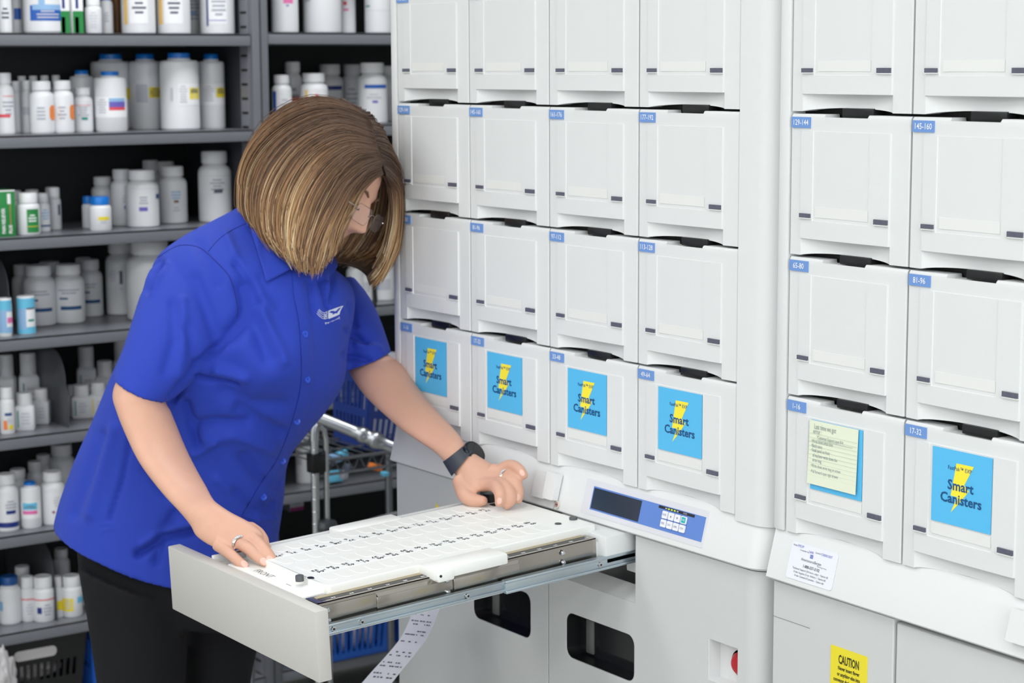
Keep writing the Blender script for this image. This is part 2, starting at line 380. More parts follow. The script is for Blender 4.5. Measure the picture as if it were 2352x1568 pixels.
# ---- second cabinet: service label, caution label, note, side button block
def LF2(x,s,off=.0006): return LF(x,s,off)
sv=MB(); M=LF(0,0,0); sv.mesh(plate([rrect(.015,.097,.0065,.0515,.004,4)],.0006),0,LF(0,0,.0006))
def tl(mb,t,size,x,s,mi,al='LEFT',xs=1,b=0): mb.text(t,size,LF(x,s,.0011),mi,al,xs,b)
tl(sv,'Model',.0032,.018,.0465,1,xs=.9); tl(sv,'FPEXP',.0045,.026,.0463,2,xs=.9); tl(sv,'Customer #',.003,.031,.0425,1); tl(sv,'2490',.0045,.046,.0425,2); tl(sv,'Serial #',.003,.058,.0445,1); tl(sv,'OB001007',.0045,.068,.0438,2)
tl(sv,'AmerisourceBergen',.0052,.054,.0315,1,'CENTER',.85); tl(sv,'Technology Group',.0022,.065,.029,3)
for i in range(4): sv.box(.0505,.0555,.0370+i*.0012,.0378+i*.0012,0,.0003,2,0,LF(0,0,.001))
sv.add([],[]); tl(sv,'1-888-537-3102',.0050,.056,.0238,1,'CENTER',.92,.02)
tl(sv,'Technical Support (24 hours a day) – Option #2',.0034,.056,.0192,1,'CENTER',.95); tl(sv,'Order Supplies (Cust. Admin.) – Option #3',.0034,.056,.0150,1,'CENTER',.95); tl(sv,'Order Canisters/Cassettes – Option #6',.0034,.056,.0108,1,'CENTER',.95)
sv.build('service_label',[mat('label_white',(236,237,245),.4),mat('label_ink',(84,86,100),.5),mat('pen_blue',(96,112,200),.5),grey_print],M2)
ca=MB(); M=frame((.088,-.0014,.864),(1,0,0),(0,0,1))
ca.mesh(plate([rrect(.0,.0625,-.075,0,.0015,3)],.0006),0,M); M=frame((.088,-.0019,.864),(1,0,0),(0,0,1))
def ct(t,sz,x,y,xs,b): ca.text(t,sz,M@Matrix.Translation((x,y,0)),1,'CENTER',xs,b)
ct('CAUTION',.0150,.0315,-.0195,.52,.03); ct('Never insert finger',.0066,.0315,-.0275,.72,.03); ct('or anything else into',.0066,.0315,-.0350,.72,.03); ct('conveyor during operation',.0066,.0315,-.0425,.72,.03)
ca.build('caution_label',[mat('caution_yellow',(238,222,50),.45),mat('caution_ink',(62,60,22),.5)],M2)
MB().box(.086,.112,-.006,-.001,.770,.796,0,.002).build('handle',[slotm],M2)
hb=MB(); onl(hb,.376,.437,.014,.050,0,.006,.005,.002); hb.build('cover',[plastic],M2)
# handwritten note taped over the first sticker
nt=MB(); x0,x1,z1,z0=fx(.238),fx(.66),fz(.13)+Z0-2*DH,fz(.592)+Z0-2*DH; y=-.0062
nt.add([(x0,y+.001,z1),(x1,y+.001,z1),(x1-.0015,y-.0006,z0),(x0-.002,y-.0006,z0)],[(0,3,2,1)],0)
nt.add([(x0,y+.0014,z1),(x1,y+.0014,z1),(x1-.0015,y-.0002,z0),(x0-.002,y-.0002,z0)],[(0,1,2,3)],0)
lines=[('Last time we got',.0100,.10,.125),('error :',.0100,.08,.20),('*Customer Support open 8-4',.0068,.16,.275),('•Write down what time',.0068,.05,.345),('•Batch name',.0068,.05,.415),('•Small panel on front',.0068,.05,.485),('of machine~write down the',.0068,.08,.565),('error msg.',.0068,.08,.64),('•Write down error msg on screen',.0066,.05,.73),('•Pull forward open right drawer',.0066,.05,.82)]
wd=x1-x0; hh=z1-z0
for t,s_,a,b_ in lines: nt.text(t,s_*.9,frame((x0+a*wd,y-.0002-.0008*b_+.0004,z1-b_*hh),(1,0,0),(0,0,1)),1,xs=.62)
for i in range(12): nt.box(x0-.001,x1-.001,y-.0004,y-.0001,z1-(.2+i*.066)*hh,z1-(.2+i*.066)*hh+.0002,2)
nt.box(x0+.16*wd,x1-.1*wd,y-.0006,y-.0003,z1-.295*hh,z1-.295*hh+.0003,1)
note=nt.build('note',[mat('note_paper',(232,238,214),.6),mat('note_ink',(146,158,160),.6),mat('note_rule',(206,222,206),.6)]); note.parent=None
note.matrix_world=Matrix.Translation((.8996,-.0083,0))@Matrix.Rotation(-.0295,4,'Z')
tag(note,'pale green handwritten note taped over the blue card of drawer 1-16, right cabinet','note')
# ================================================================ tray drawer (sagging slightly at full extension)
K=.045
DR=bpy.data.objects.new('tray_drawer',None); COL.objects.link(DR); DR.parent=M1; DR.location=(0,-.5,.807); DR.rotation_euler=(math.atan(K),0,0)
# local: x world x, y from panel face inwards, z above panel bottom
def L(z): return z-.807
pn=MB(); pn.box(.189,.6,0,.019,0,.091,0,.0018); pn.build('front_panel',[mat('drawer_panel_grey',(200,197,192),.45,bump=.2,bscale=900)],DR)
bx=MB(); bx.box(.285,.568,.019,.52,.045,.084,0); bx.box(.285,.292,.019,.50,.06,.094,0,.001); bx.build('inner_box',[plastic],DR)
sl=MB(); X=.570
sl.box(X-.0012,X,.021,.457,L(.866),L(.8975),0); 
sl.box(X-.03,X,.021,.457,L(.8962),L(.8975),0)
sl.build('side_plate',[steel],DR)
for (a,b) in ((.021,.105),(.105,.218),(.222,.327)):
    q=MB(); 
    if a<.05: q.box(X,X+.0012,a,b,L(.868),L(.893),0,.0004)
    else: q.box(X,X+.0022,a,b,L(.868),L(.8885),0,.0008); q.add([(X,a,L(.893)),(X,b,L(.893)),(X+.0022,b-.002,L(.8885)),(X+.0022,a+.002,L(.8885))],[(0,3,2,1)],0)
    q.build('bracket',[steel],DR)
for (a,b) in ((.033,.887),(.034,.873),(.212,.889),(.212,.873),(.399,.8885),(.399,.875)):
    q=MB(); M=frame((X+.0012,a,L(b)),(0,1,0),(0,0,1)); q.lathe([(.0034,0),(.0034,.0026),(.0020,.0042),(.0002,.0044)],14,0,M); q.build('screw',[chrome],DR)
tp=MB(); tp.box(.546,.569,.021,.452,L(.8955),L(.8976),0); tp.box(.553,.563,.03,.45,L(.8976),L(.8979),1)
for i in range(16): tp.text(str(64-i),.0055,frame((.5605,.048+i*.0266,L(.8981)),(0,-1,0),(1,0,0)),2,'CENTER',1.1,.03)
tp.box(.546,.5535,.03,.45,L(.8976),L(.8985),3)
tp.build('number_strip',[steel,mat('strip_black',(44,44,48),.35),white,mat('strip_tan',(176,164,136),.6)],DR)
for nm,(a,b,z0,z1,dx) in {'inner':(.022,.30,.858,.8725,.0),'outer':(.294,.80,.8555,.8735,.003)}.items():
    q=MB(); x0=X+.006; 
    q.box(x0,x0+.006+dx,a,b,L(z0),L(z1),0,.0012); 
    q.box(x0+.004+dx,x0+.008+dx,a,b,L(z1)-.0042,L(z1),0,.0012); q.box(x0+.004+dx,x0+.008+dx,a,b,L(z0),L(z0)+.0042,0,.0012)
    r=q.build('slide_rail',[zinc],DR)
    for yy in ((.075,.235,.034) if nm=='inner' else (.451,)):
        s=MB(); M=frame((x0+.0065+dx,yy,L((z0+z1)/2)),(0,1,0),(0,0,1)); s.lathe([(.0034,0),(.0034,.002),(.002,.0024)],14,0,M); s.lathe([(.0016,.0024),(.0016,.0026)],8,1,M); s.build('screw',[chrome,ink],r)
q=MB(); q.box(.5735,.577,.019,.022,L(.853),L(.874),0); q.box(X-.002,X+.008,.0195,.028,L(.852),L(.872),0,.001); q.build('bracket',[zinc],DR)
q=MB(); q.box(.555,.5975,.52,.56,L(.836),L(.868),0,.002); q.build('guide_plate',[plastic],DR)
q=MB(); q.box(.44,.585,.462,.515,L(.862),L(.9005),0,.002); q.box(.44,.575,.50,.64,L(.858),L(.902),0,.002); q.build('rear_block',[plastic],DR)
# ---- white numbered tray lying in the drawer
TR=thing('pill_tray','white tray of 64 numbered cells lying in the pulled-out drawer','tray'); TR.location=DR.location; TR.rotation_euler=DR.rotation_euler
TZ=L(.9085); x0,x1,y0,y1=.322,.546,.050,.478
pl=MB(); body=[rrect(x0,x1,y0,y1,.006,4)]
hole=lambda cx,cy,r: [(cx+r*math.cos(a*math.pi/8),cy+r*.8*math.sin(a*math.pi/8)) for a in range(16)][::-1]
body+= [hole(.4985,.0475+.005,.005),hole(.506,.441,.005),hole(.337,.448,.005)]
pl.mesh(plate(body,.015,.002),0,Matrix.Translation((0,0,TZ-.0075)))
pl.box(x0+.01,x1-.01,.0195,.06,TZ-.016,TZ-.010,0,.001)
pl.box(x0+.02,x1-.02,.03,.47,TZ-.016,TZ-.012,1)
pl.build('base',[nylon,black],TR)
cells=[];numb=MB(); numb.box(.3745-.0085,.3745+.0095,.058,.420,TZ-.0001,TZ+.0003,0); numb.box(.4785-.0085,.4785+.0095,.064,.428,TZ-.0001,TZ+.0003,0)
cy=lambda i: .0675+i*.0226
cxs=[(.346,0),(.404,0),(.450,.005),(.510,.005)]
for i in range(16):
    for j,(cx,dy) in enumerate(cxs):
        c=MB(); M=Matrix.Translation((cx,cy(i)+dy,TZ-.0004)); c.mesh(plate([rrect(-.0165,.0165,-.0092,.0092,.0088,4)],.0016,.0006),0,M)
        c.build('cell_lid',[mat('cell_white',(240,240,235),.4)],TR)
    for (cx,dy,a,b) in ((.3745,0,1+i,32-i),(.4785,.005,33+i,64-i)):
        numb.text(str(a),.0092,frame((cx-.0015-.0065+.0005,cy(i)+dy,TZ+.0005),(0,-1,0),(1,0,0)),1,'CENTER',1.1,.028)
        numb.text(str(b),.0092,frame((cx+.0012,cy(i)+dy+.004,TZ+.0005),(0,-1,0),(1,0,0)),1,'CENTER',1.1,.028)
        if i%4==1: numb.lathe([(.0018,0),(.0018,.0003)],10,2,Matrix.Translation((cx,cy(i)+dy-.011,TZ+.0002)))
numb.build('number_strip',[mat('strip_white',(246,246,244),.4),ink,grey_print],TR)
fr=MB(); fr.text('FRONT',.0145,frame((.385,.029,TZ-.0098),(1,0,0),(0,1,0)),0,xs=.95); fr.box(.47,.482,.032,.0326,TZ-.0100,TZ-.0096,0); fr.build('front_lettering',[mat('pencil',(120,116,120),.6)],TR)
for hx0,hx1,a,b in ((.540,.583,.186,.302),(.296,.33,.196,.300)):
    h=MB(); h.box(hx0,hx1,a,b,TZ-.014,TZ+.001,0,.003); 
    if hx0>.5: h.box(hx0+.006,hx1+.002,a+.004,a+.030,TZ-.017,TZ-.003,0,.003); h.lathe([(.0018,0),(.0018,.001)],10,1,frame((hx1+.0018,a+.008,TZ-.008),(0,1,0),(0,0,1)))
    h.build('handle',[nylon,ink],TR)
for kx,ky,r in ((.4885,.042,.0055),(.503,.470,.0058)):
    q=MB(); q.lathe([(r,-.004),(r,.0028),(r*.9,.0036)],22,0,Matrix.Translation((kx,ky,TZ))); q.build('knob',[mat('knob_grey',(84,86,90),.5)],TR)
q=MB()
for (hx,hy) in ((.4985,.0525),(.5065,.441)): q.lathe([(.0052,0),(.0052,.0006)],20,0,Matrix.Translation((hx,hy,TZ))@Matrix.Diagonal((1,.8,1,1)))  # black discs that put the darkness of open holes into colour
q.build('hole_dark_disc',[black],TR)
q=MB(); q.box(.329,.345,.437,.452,TZ-.004,TZ+.012,0,.002); q.box(.352,.364,.432,.440,TZ-.001,TZ+.001,0); q.build('catch',[black],TR)
# ================================================================ shelving
shm=mat('shelf_grey_metal',(122,124,131),.32,bump=.1,bscale=700); shb=mat('shelf_opening_dark',(24,25,28),.6); shp=mat('shelf_post_metal',(112,114,121),.4,bump=.1,bscale=700); slt=mat('slot_dark',(12,12,14),.7)
SHX=-1.3; SD=.33
SZ=[1.838,1.627,1.416,1.204,.992,.782,.571,.359,.148]
PITCHES={}
def bay(label,y0,y1,dz):
    T=thing('shelving_unit',label,'shelf',(SHX,y0,0))
    W_=y1-y0
    for z in SZ:
        z+=dz; s=MB()
        s.box(-SD,0,.002,W_-.002,z-.004,z,0); s.box(-.0025,0,.002,W_-.002,z-.026,z,0,.0008); s.box(-SD,-SD+.003,.002,W_-.002,z-.026,z,0); s.box(-.012,-.0025,.002,W_-.002,z-.026,z-.023,0)
        s.build('shelf',[shm],T)
    MB().box(-SD-.012,-SD-.008,0,W_,.02,2.1).build('dark_backing',[shb],T)  # darkness of the opening behind the shelves, put into a near-black sheet
    return T
def post(T,y,x=0):   # T-shaped upright: front face, slotted strips on the inside
    Y=y-T.location.y; p=MB(); p.box(-.035,.004,Y+.0,Y+.040,0,2.1,0,.002); p.box(-SD-.02,-.035,Y-.001,Y+.041,0,2.1,1)
    p.box(-.0005,.0055,Y+.0185,Y+.0215,0,2.1,1)
    q=p.build('upright',[shp,mat('upright_side',(58,60,66),.5)],T)
    s=MB(); s.box(-.052,-.012,Y-.0022,Y+.001,0,2.1,0)
    s.box(-.052,-.012,Y+.039,Y+.0422,0,2.1,0)
    k=0; z=.05
    while z<2.05:
        s.box(-.046,-.018,Y-.0027,Y-.002,z,z+.0055,1); s.box(-.046,-.018,Y+.042,Y+.0427,z,z+.0055,1); z+=.0318
    s.build('slotted_strip',[mat('strip_metal',(150,150,158),.35,metal=.4),slt],q)
B1=bay('grey metal shelving bay behind the person, full of pill bottles',-.56,.4325,0)
B2=bay('grey metal shelving bay between the person and the first cabinet',.4725,1.39,.004)
post(B1,.4325); post(B2,1.39); post(B1,-.60)
def divider(T,y,z,xf=-.02,h=.16):
    Y=y-T.location.y; xs0,xs1=-SD+.01,xf; L_=[(xs0,0),(xs1,0),(xs1-.004,h*.45)]
    for i in range(9):
        a=math.radians(90*i/8); L_.append((xs1-.012-.06*(1-math.cos(a)),h-.07+.07*math.sin(a)))
    L_.append((xs0,h)); M=Matrix(((1,0,0,0),(0,0,1,Y),(0,1,0,z),(0,0,0,1)))
    d=MB(); d.mesh(plate([L_],.0016),0,M); d.build('divider',[mat('divider_metal',(92,94,100),.3,metal=.3)],T)
zz={k:SZ[k] for k in range(len(SZ))}
p=onZ(28,765,.992); divider(B1,onX(29,770,-1.335).y,.992,-.035)
divider(B1,onX(155,970,-1.34).y,.782,-.03,.165)
divider(B1,onX(129,1440,-1.34).y,.359,-.03,.165)
# ================================================================ bottles and boxes
hdpe=mat('white_hdpe',(236,237,240),.35); capw=mat('cap_white',(240,240,243),.45); capb=mat('cap_blue',(0,120,216),.35); capdb=mat('cap_dark_blue',(24,82,150),.4); aqua=mat('aqua_plastic',(96,196,240),.35); amber=mat('amber_plastic',(150,100,50),.3)
PAL={'gy':(176,178,190),'dk':(90,94,112),'pu':(112,100,190),'re':(232,80,92),'or':(248,140,60),'ye':(244,222,50),'ly':(250,206,120),'bl':(40,98,190),'db':(30,50,130),'nb':(28,82,136),'gr':(44,140,72),'tl':(40,150,130),'cy':(110,200,235),'pk':(236,120,180),'lb':(150,190,230),'mg':(150,30,120),'wh':(250,250,252),'br':(120,80,60),'lg':(205,206,214)}
def pm(k): return mat('print_'+k,PAL[k],.45)
CAPS={'w':capw,'b':capb,'d':capdb,'a':aqua}
def bottle_profile(r,h,kind):
    if kind=='jar':   # straight wall, flat shoulder
        return [(r*.93,0),(r,.004),(r,h*.86),(r*.97,h*.885),(r*.9,h*.90),(r*.60,h*.905),(r*.58,h*.93)],r*.56,h*.93,h
    if kind=='sq':
        return [(r*.92,0),(r,.003),(r,h*.60),(r*.96,h*.635),(r*.84,h*.655),(r*.80,h*.67)],r*.80,h*.67,h
    if kind=='can':
        return [(r*.95,0),(r,.002),(r,h*.84),(r*.97,h*.86),(r*.93,h*.88)],r*.98,h*.88,h
    if kind=='small':
        return [(r*.92,0),(r,.003),(r,h*.66),(r*.95,h*.71),(r*.8,h*.75),(r*.72,h*.765)],r*.84,h*.765,h
    return [(r*.92,0),(r*.985,.002),(r,.006),(r,h*.68),(r*.97,h*.73),(r*.88,h*.77),(r*.72,h*.80),(r*.66,h*.83)],r*.78,h*.83,h
cnt={}
def bottle(u,v,w,h,shelf,kind='std',cap='w',feats=(),desc='plain white bottle',X=None,zoff=0,bay_='left',name='pill_bottle',body=None,where=None,lbl=True):
    z=SZ[shelf]+zoff+(0.004 if bay_=='right' else 0)
    if X is None:
        p=onZ(u,v,z)
        if not(-1.62<p.x<-1.33): X=max(-1.6,min(-1.335,p.x))
    if X is not None: p=onX(u,v,X)
    D=px(p)[2]; r=w/2*D/FPX; H=h*D/FPX
    if kind in('sq','box'): r*=.93
    pos=Vector((p.x-r*.8,p.y+r*.57,z+.0004))
    pos.x=max(pos.x,SHX-SD+r+.008); pos.x=min(pos.x,SHX-r-.004)
    rows=(bay_+' bay '+['upmost','top','second','third','fourth','fifth','sixth','seventh','lowest'][shelf]+' shelf')
    cat_='bottle'
    t=thing(name,desc+(', '+where if where else '')+', '+rows,cat_,pos,0,'containers on '+rows)
    ang=math.atan2(CP.y-pos.y,CP.x-pos.x)
    pr,cr,cz,H=bottle_profile(r,H,kind)
    b=MB()
    if kind=='sq':
        M=Matrix.Rotation(ang+rnd.uniform(-.25,.25),4,'Z'); k=[]
        for rr,z_ in pr: k.append(rr)
        n=0;V=[];F=[]
        for rr,z_ in pr:
            L_=rrect(-rr*.92,rr*.92,-rr,rr,rr*.28,3); n=len(L_); V+=[(a,b_,z_) for a,b_ in L_]
        for j in range(len(pr)-1):
            for q in range(n): F.append((j*n+q,j*n+(q+1)%n,(j+1)*n+(q+1)%n,(j+1)*n+q))
        F.append(tuple(range(n-1,-1,-1))); F.append(tuple((len(pr)-1)*n+q for q in range(n)))
        b.add(V,F,0,M)
    else: b.lathe(pr,28)
    bo=b.build('body',[body or hdpe],t)
    c=MB(); n=36; hh=H-cz; V=[];F=[]
    prof=[(cr*.99,cz),(cr,cz+hh*.06),(cr,cz+hh*.9),(cr*.93,H),(cr*.8,H),(cr*.78,H-.0006)]
    for j,(rr,z_) in enumerate(prof):
        for q in range(n):
            a=2*math.pi*q/n; r2=rr*(1-(.018 if q%2 and 1<=j<=2 else 0)); V.append((r2*math.cos(a),r2*math.sin(a),z_))
    for j in range(len(prof)-1):
        for q in range(n): F.append((j*n+q,j*n+(q+1)%n,(j+1)*n+(q+1)%n,(j+1)*n+q))
    F.append(tuple((len(prof)-1)*n+q for q in range(n)))
    c.add(V,F); c.build('cap',[CAPS[cap]],t,sharp=50)
    if feats:
        lb=MB(); ms=[]; keys=[]
        def key(k):
            if k not in keys: keys.append(k); ms.append(pm(k))
            return keys.index(k)
        hb=cz
        for i,ft in enumerate(feats):
            s0,s1,z0_,z1_,k=ft[:5]
            if kind=='sq':
                x=r*.925+.0003+.0001*i; 
                lb.add([(x,s0*r,z0_*H),(x,s1*r,z0_*H),(x,s1*r,z1_*H),(x,s0*r,z1_*H)],[(0,1,2,3)],key(k),M)
            else:
                a0,a1=math.asin(max(-.999,min(.999,s0))),math.asin(max(-.999,min(.999,s1))); N=max(2,int((a1-a0)/.15)); R_=r+.0004+.00012*i
                V=[];F=[]
                for q in range(N+1):
                    a=ang+a0+(a1-a0)*q/N; V+=[(R_*math.cos(a),R_*math.sin(a),z0_*H),(R_*math.cos(a),R_*math.sin(a),z1_*H)]
                for q in range(N): F.append((2*q,2*q+2,2*q+3,2*q+1))
                lb.add(V,F,key(k))
        lb.build('label',ms,t)
    return t
def TXT(z0,z1,s0=-.55,s1=.6,k='gy',n=5,seed=1):
    rr=random.Random(seed); out=[]
    for i in range(n):
        zt=z1-(z1-z0)*(i+.2)/n; l=rr.uniform(.5,1); c_=(s0+s1)/2; hw=(s1-s0)/2*l
        out.append((c_-hw,c_+hw,zt-(z1-z0)/n*.45,zt,k))
    return out
# --- top visible shelf (1)
bottle(10,78,30,118,1,'std','w',TXT(.25,.5,k='dk',n=3),'slim white bottle with small grey print',X=-1.36,where='at the far left')
bottle(38,76,28,128,1,'jar','w',[(-.5,.6,.25,.45,'bl')],'white jar with blue patch',X=-1.44,where='behind the blue-label jar')
bottle(90,77,92,175,1,'jar','w',[(-.62,.9,.16,.36,'bl'),(-.5,.85,.30,.37,'lb'),(-.2,.1,.36,.46,'lb')]+TXT(.18,.30,-.35,.8,'lg',3),'wide white jar with bright blue label and swirl',X=-1.345)
bottle(212,78,38,82,1,'small','w',TXT(.12,.6,-.5,.5,'lg',6),'small plain white bottle with grey print',X=-1.345,where='right of the green-white boxes')
bottle(243,77,30,100,1,'small','b',TXT(.25,.5,-.4,.4,'gy',4,3),'white bottle with blue cap',X=-1.40)
bottle(268,76,26,120,1,'std','w',(),'amber-brown bottle between white ones',X=-1.5,body=amber)
for u,dsc in ((312,'left one'),(393,'right one')):
    bottle(u,76,78,175,1,'std','w',[(-.82,-.62,.12,.62,'ly'),(-.5,.55,.13,.62,'wh')]+TXT(.24,.6,-.35,.45,'dk',6,u),'large white bottle with yellow-orange stripe, '+dsc,X=-1.345)
bottle(441,74,50,160,1,'std','w',TXT(.2,.5,k='gy',n=6)+[(-.2,.3,.28,.33,'lb')],'greyish bottle behind two large ones',X=-1.47)
bottle(494,76,80,178,1,'std','w',[(-.6,-.5,.1,.64,'db'),(-.45,.55,.13,.62,'wh')]+TXT(.22,.6,-.3,.5,'gy',7,5)+[(-.45,.5,.17,.178,'pu')],'large white bottle with thin dark blue stripe, rightmost',X=-1.345)
# --- second shelf (2)
bottle(10,310,40,140,2,'std','w',TXT(.3,.55,-.3,.9,'gy',4,2)+[(-.9,.5,.28,.33,'re'),(-.2,.9,.62,.63,'re')],'white bottle with red number, at the left edge',X=-1.36)
bottle(38,308,26,118,2,'std','w',(),'narrow white bottle in shade',X=-1.43,where='beside the red-number bottle')
bottle(62,309,28,120,2,'std','w',[(-.8,.5,.35,.5,'lg')],'narrow white bottle',X=-1.40,where='just left of the orange-disc pair')
for u,w_,dsc in ((92,56,'left of the pair'),(141,50,'right of the pair')):
    bottle(u,311 if u<100 else 309,w_,120,2,'std','w',TXT(.25,.52,-.5,.35,'gy',4,u)+[(.62,.98,.30,.50,'or'),(.70,.96,.50,.54,'or'),(.70,.96,.26,.30,'or')],'white bottle with orange half disc, '+dsc,X=-1.345)
bottle(187,305,46,102,2,'std','w',TXT(.3,.58,-.5,.6,'gy',5,9)+[(-.1,.45,.28,.34,'tl'),(-.7,.75,.60,.61,'re')],'small white bottle with green print',X=-1.37)
bottle(186,300,54,138,2,'jar','b',(),'grey-white bottle with dark blue cap',X=-1.46,where='behind the green-print bottle')
bottle(249,302,74,138,2,'jar','b',[(-.95,.97,.24,.58,'wh'),(-.1,.85,.42,.56,'lb'),(.0,.8,.47,.50,'pu'),(-.1,.85,.36,.41,'re'),(-.1,.85,.41,.50,'pu')]+TXT(.3,.55,-.8,-.2,'lg',6),'white bottle with blue cap and purple-red label',X=-1.35)
bottle(250,296,92,172,2,'jar','b',[(.6,.9,.40,.55,'ye')],'big white bottle with blue cap',X=-1.50,where='behind the purple-red label')
bottle(331,295,74,172,2,'jar','b',[(-.6,.1,.36,.60,'lg'),(.2,.95,.42,.56,'ye')]+TXT(.43,.55,.25,.9,'dk',4),'shaded white bottle with blue cap and yellow label',X=-1.45)
bottle(408,298,90,176,2,'jar','b',[(-.1,.9,.32,.60,'wh'),(.5,.95,.40,.55,'ye')]+TXT(.35,.58,-.05,.4,'lg',7)+TXT(.48,.54,.52,.9,'dk',3)+[(-.45,-.35,.38,.55,'lg')],'biggest white bottle with blue cap and yellow label',X=-1.35)
bottle(484,294,60,170,2,'jar','b',[(-.9,.97,.32,.60,'wh'),(.35,.95,.42,.55,'ye')]+TXT(.36,.58,-.7,.2,'lg',7)+TXT(.47,.54,.4,.9,'dk',3),'white bottle with blue cap and yellow label, rightmost',X=-1.39)
for i,u in enumerate((52,78,104,130)):
    bottle(u,300,24,126,2,'std','w',(),'dim white bottle, number %s from the left in the back row'%['one','two','three','four'][i],X=-1.52)
# --- third shelf (3)
bottle(60,543,54,96,3,'small','w',[(-.1,.85,.06,.62,'gr')]+TXT(.3,.5,0,.7,'wh',3)+[(-.05,.8,.2,.215,'ye')],'white bottle with green label')
bottle(97,533,32,88,3,'small','w',TXT(.3,.6,-.2,.8,'lb',4)+[(-.3,.9,.14,.18,'nb')],'white bottle with light blue print')
bottle(124,528,30,96,3,'small','w',[(.5,.8,.35,.6,'dk')],'white bottle with narrow black text')
bottle(30,520,40,86,3,'small','w',(),'dim white bottle behind the green box',X=-1.52)
bottle(72,515,36,84,3,'small','w',(),'dim white bottle behind the green-label bottle',X=-1.54)
bottle(118,512,36,88,3,'small','w',(),'dim white bottle behind the black-text bottle',X=-1.53)
bottle(201,524,28,72,3,'small','b',[(.3,.7,.2,.55,'gy')],'small white bottle with blue cap, partly hidden')
bottle(227,532,50,78,3,'small','b',[(-.2,.75,.32,.42,'ye'),(.0,.5,.22,.30,'lg')],'small white bottle with blue cap and yellow flash')
bottle(277,519,50,128,3,'std','w',[(.2,.9,.30,.36,'pu')]+TXT(.4,.55,0,.7,'lg',3),'white bottle with purple number, half hidden')
bottle(233,505,52,108,3,'std','w',(),'shaded white bottle behind small blue-capped one',X=-1.5)
bottle(322,523,76,130,3,'std','w',[(-.2,.3,.29,.36,'pu'),(-.9,.9,.685,.69,'lg')]+TXT(.4,.55,-.3,.45,'gy',3,4)+[(.8,.98,.5,.58,'nb')],'white bottle with purple number, in front')
bottle(392,514,68,130,3,'std','w',TXT(.42,.58,-.1,.6,'lb',3,6)+[(.1,.4,.37,.41,'br')]+TXT(.2,.3,0,.5,'lg',2),'white bottle with pale blue print and brown line')
bottle(345,505,46,134,3,'std','w',(),'dim white bottle behind the tall group',X=-1.57)
bottle(380,505,50,130,3,'std','w',(),'dim white bottle behind pale blue print',X=-1.56)
bottle(490,508,76,162,3,'std','w',TXT(.4,.62,-.3,.6,'gy',5,8)+[(-.05,.45,.42,.47,'dk'),(-.95,.95,.66,.664,'lg')],'tall white bottle beside the shoulder',X=-1.39)
# --- fourth shelf (4)
bottle(10,780,32,88,4,'can','w',[(-.9,.9,.1,.95,'cy'),(-.9,.95,.12,.7,'lb'),(.2,.95,.25,.65,'wh'),(.3,.95,.35,.5,'pk')],'light blue canister with pink mark',X=-1.335)
bottle(57,773,42,88,4,'can','w',[(-.95,.95,.02,.95,'cy'),(-.8,.1,.14,.68,'lb'),(.0,.9,.2,.66,'wh'),(.2,.8,.34,.4,'tl'),(.05,.9,.66,.70,'dk')],'light blue canister with green mark',X=-1.34)
for u,v,w_,h_,dsc in ((83,750,76,138,'left of three'),(152,744,74,134,'middle of three'),(204,728,56,130,'right of three')):
    bottle(u,v,w_,h_,4,'std','w',[(-.5,.75,.24,.30,'nb'),(-.55,-.05,.42,.45,'nb')]+TXT(.5,.6,-.6,.65,'gy',2,u),'large white bottle with dark blue band, '+dsc)
bottle(48,722,48,128,4,'std','w',(),'dim white bottle behind the blue canister',X=-1.56)
bottle(110,720,60,128,4,'std','w',(),'dim white bottle between dark blue bands',X=-1.57)
bottle(190,716,46,130,4,'std','w',(),'dim white bottle in the back row of the banded group',X=-1.58)
bottle(274,724,70,170,4,'std','w',[(-.1,.1,.42,.60,'dk'),(-.05,.05,.35,.37,'gy')]+TXT(.45,.6,-.8,-.3,'lg',4),'tall shaded bottle with small dark strip')
bottle(338,738,110,182,4,'std','w',(),'very large white jug beside the sleeve')
# --- fifth shelf (5)
def sqb(u,v,w_,h_,dsc,f='tl',X=None,zoff=0,dim=False):
    bottle(u,v,w_,h_,5,'sq','w',[(-.65,-.52,.1,.55,f)]+TXT(.15,.5,-.35,.6,'lg',4,int(u)) if f else (),dsc,X=X,zoff=zoff)
bottle(14,998,34,108,5,'small','w',[(-.3,.6,.4,.46,'nb'),(-.5,.0,.1,.3,'or'),(.2,.7,.1,.2,'ye')]+TXT(.25,.35,-.2,.6,'lg',3),'white bottle with orange and yellow marks, at the left')
sqb(53,990,50,86,'square white bottle with green stripe, in front')
sqb(92,975,42,80,'square white bottle behind green-striped one','gy')
sqb(64,960,50,150,'tall square white bottle with green stripe, second row','tl',X=-1.49)
sqb(14,965,44,150,'tall square white bottle with grey print, second row','gy',X=-1.50)
sqb(183,962,50,76,'square white bottle with green stripe, right of the divider')
sqb(224,960,44,80,'square white bottle with yellow tag','ye')
sqb(165,950,30,70,'square white bottle tucked against the divider',None,X=-1.46)
sqb(197,946,48,142,'tall dim square bottle with green stripe, back row','tl',X=-1.53)
sqb(240,948,46,110,'dim square bottle near the shirt, back row',None,X=-1.5)
sqb(280,946,46,150,'dim square bottle beside the sleeve hem',None,X=-1.54)
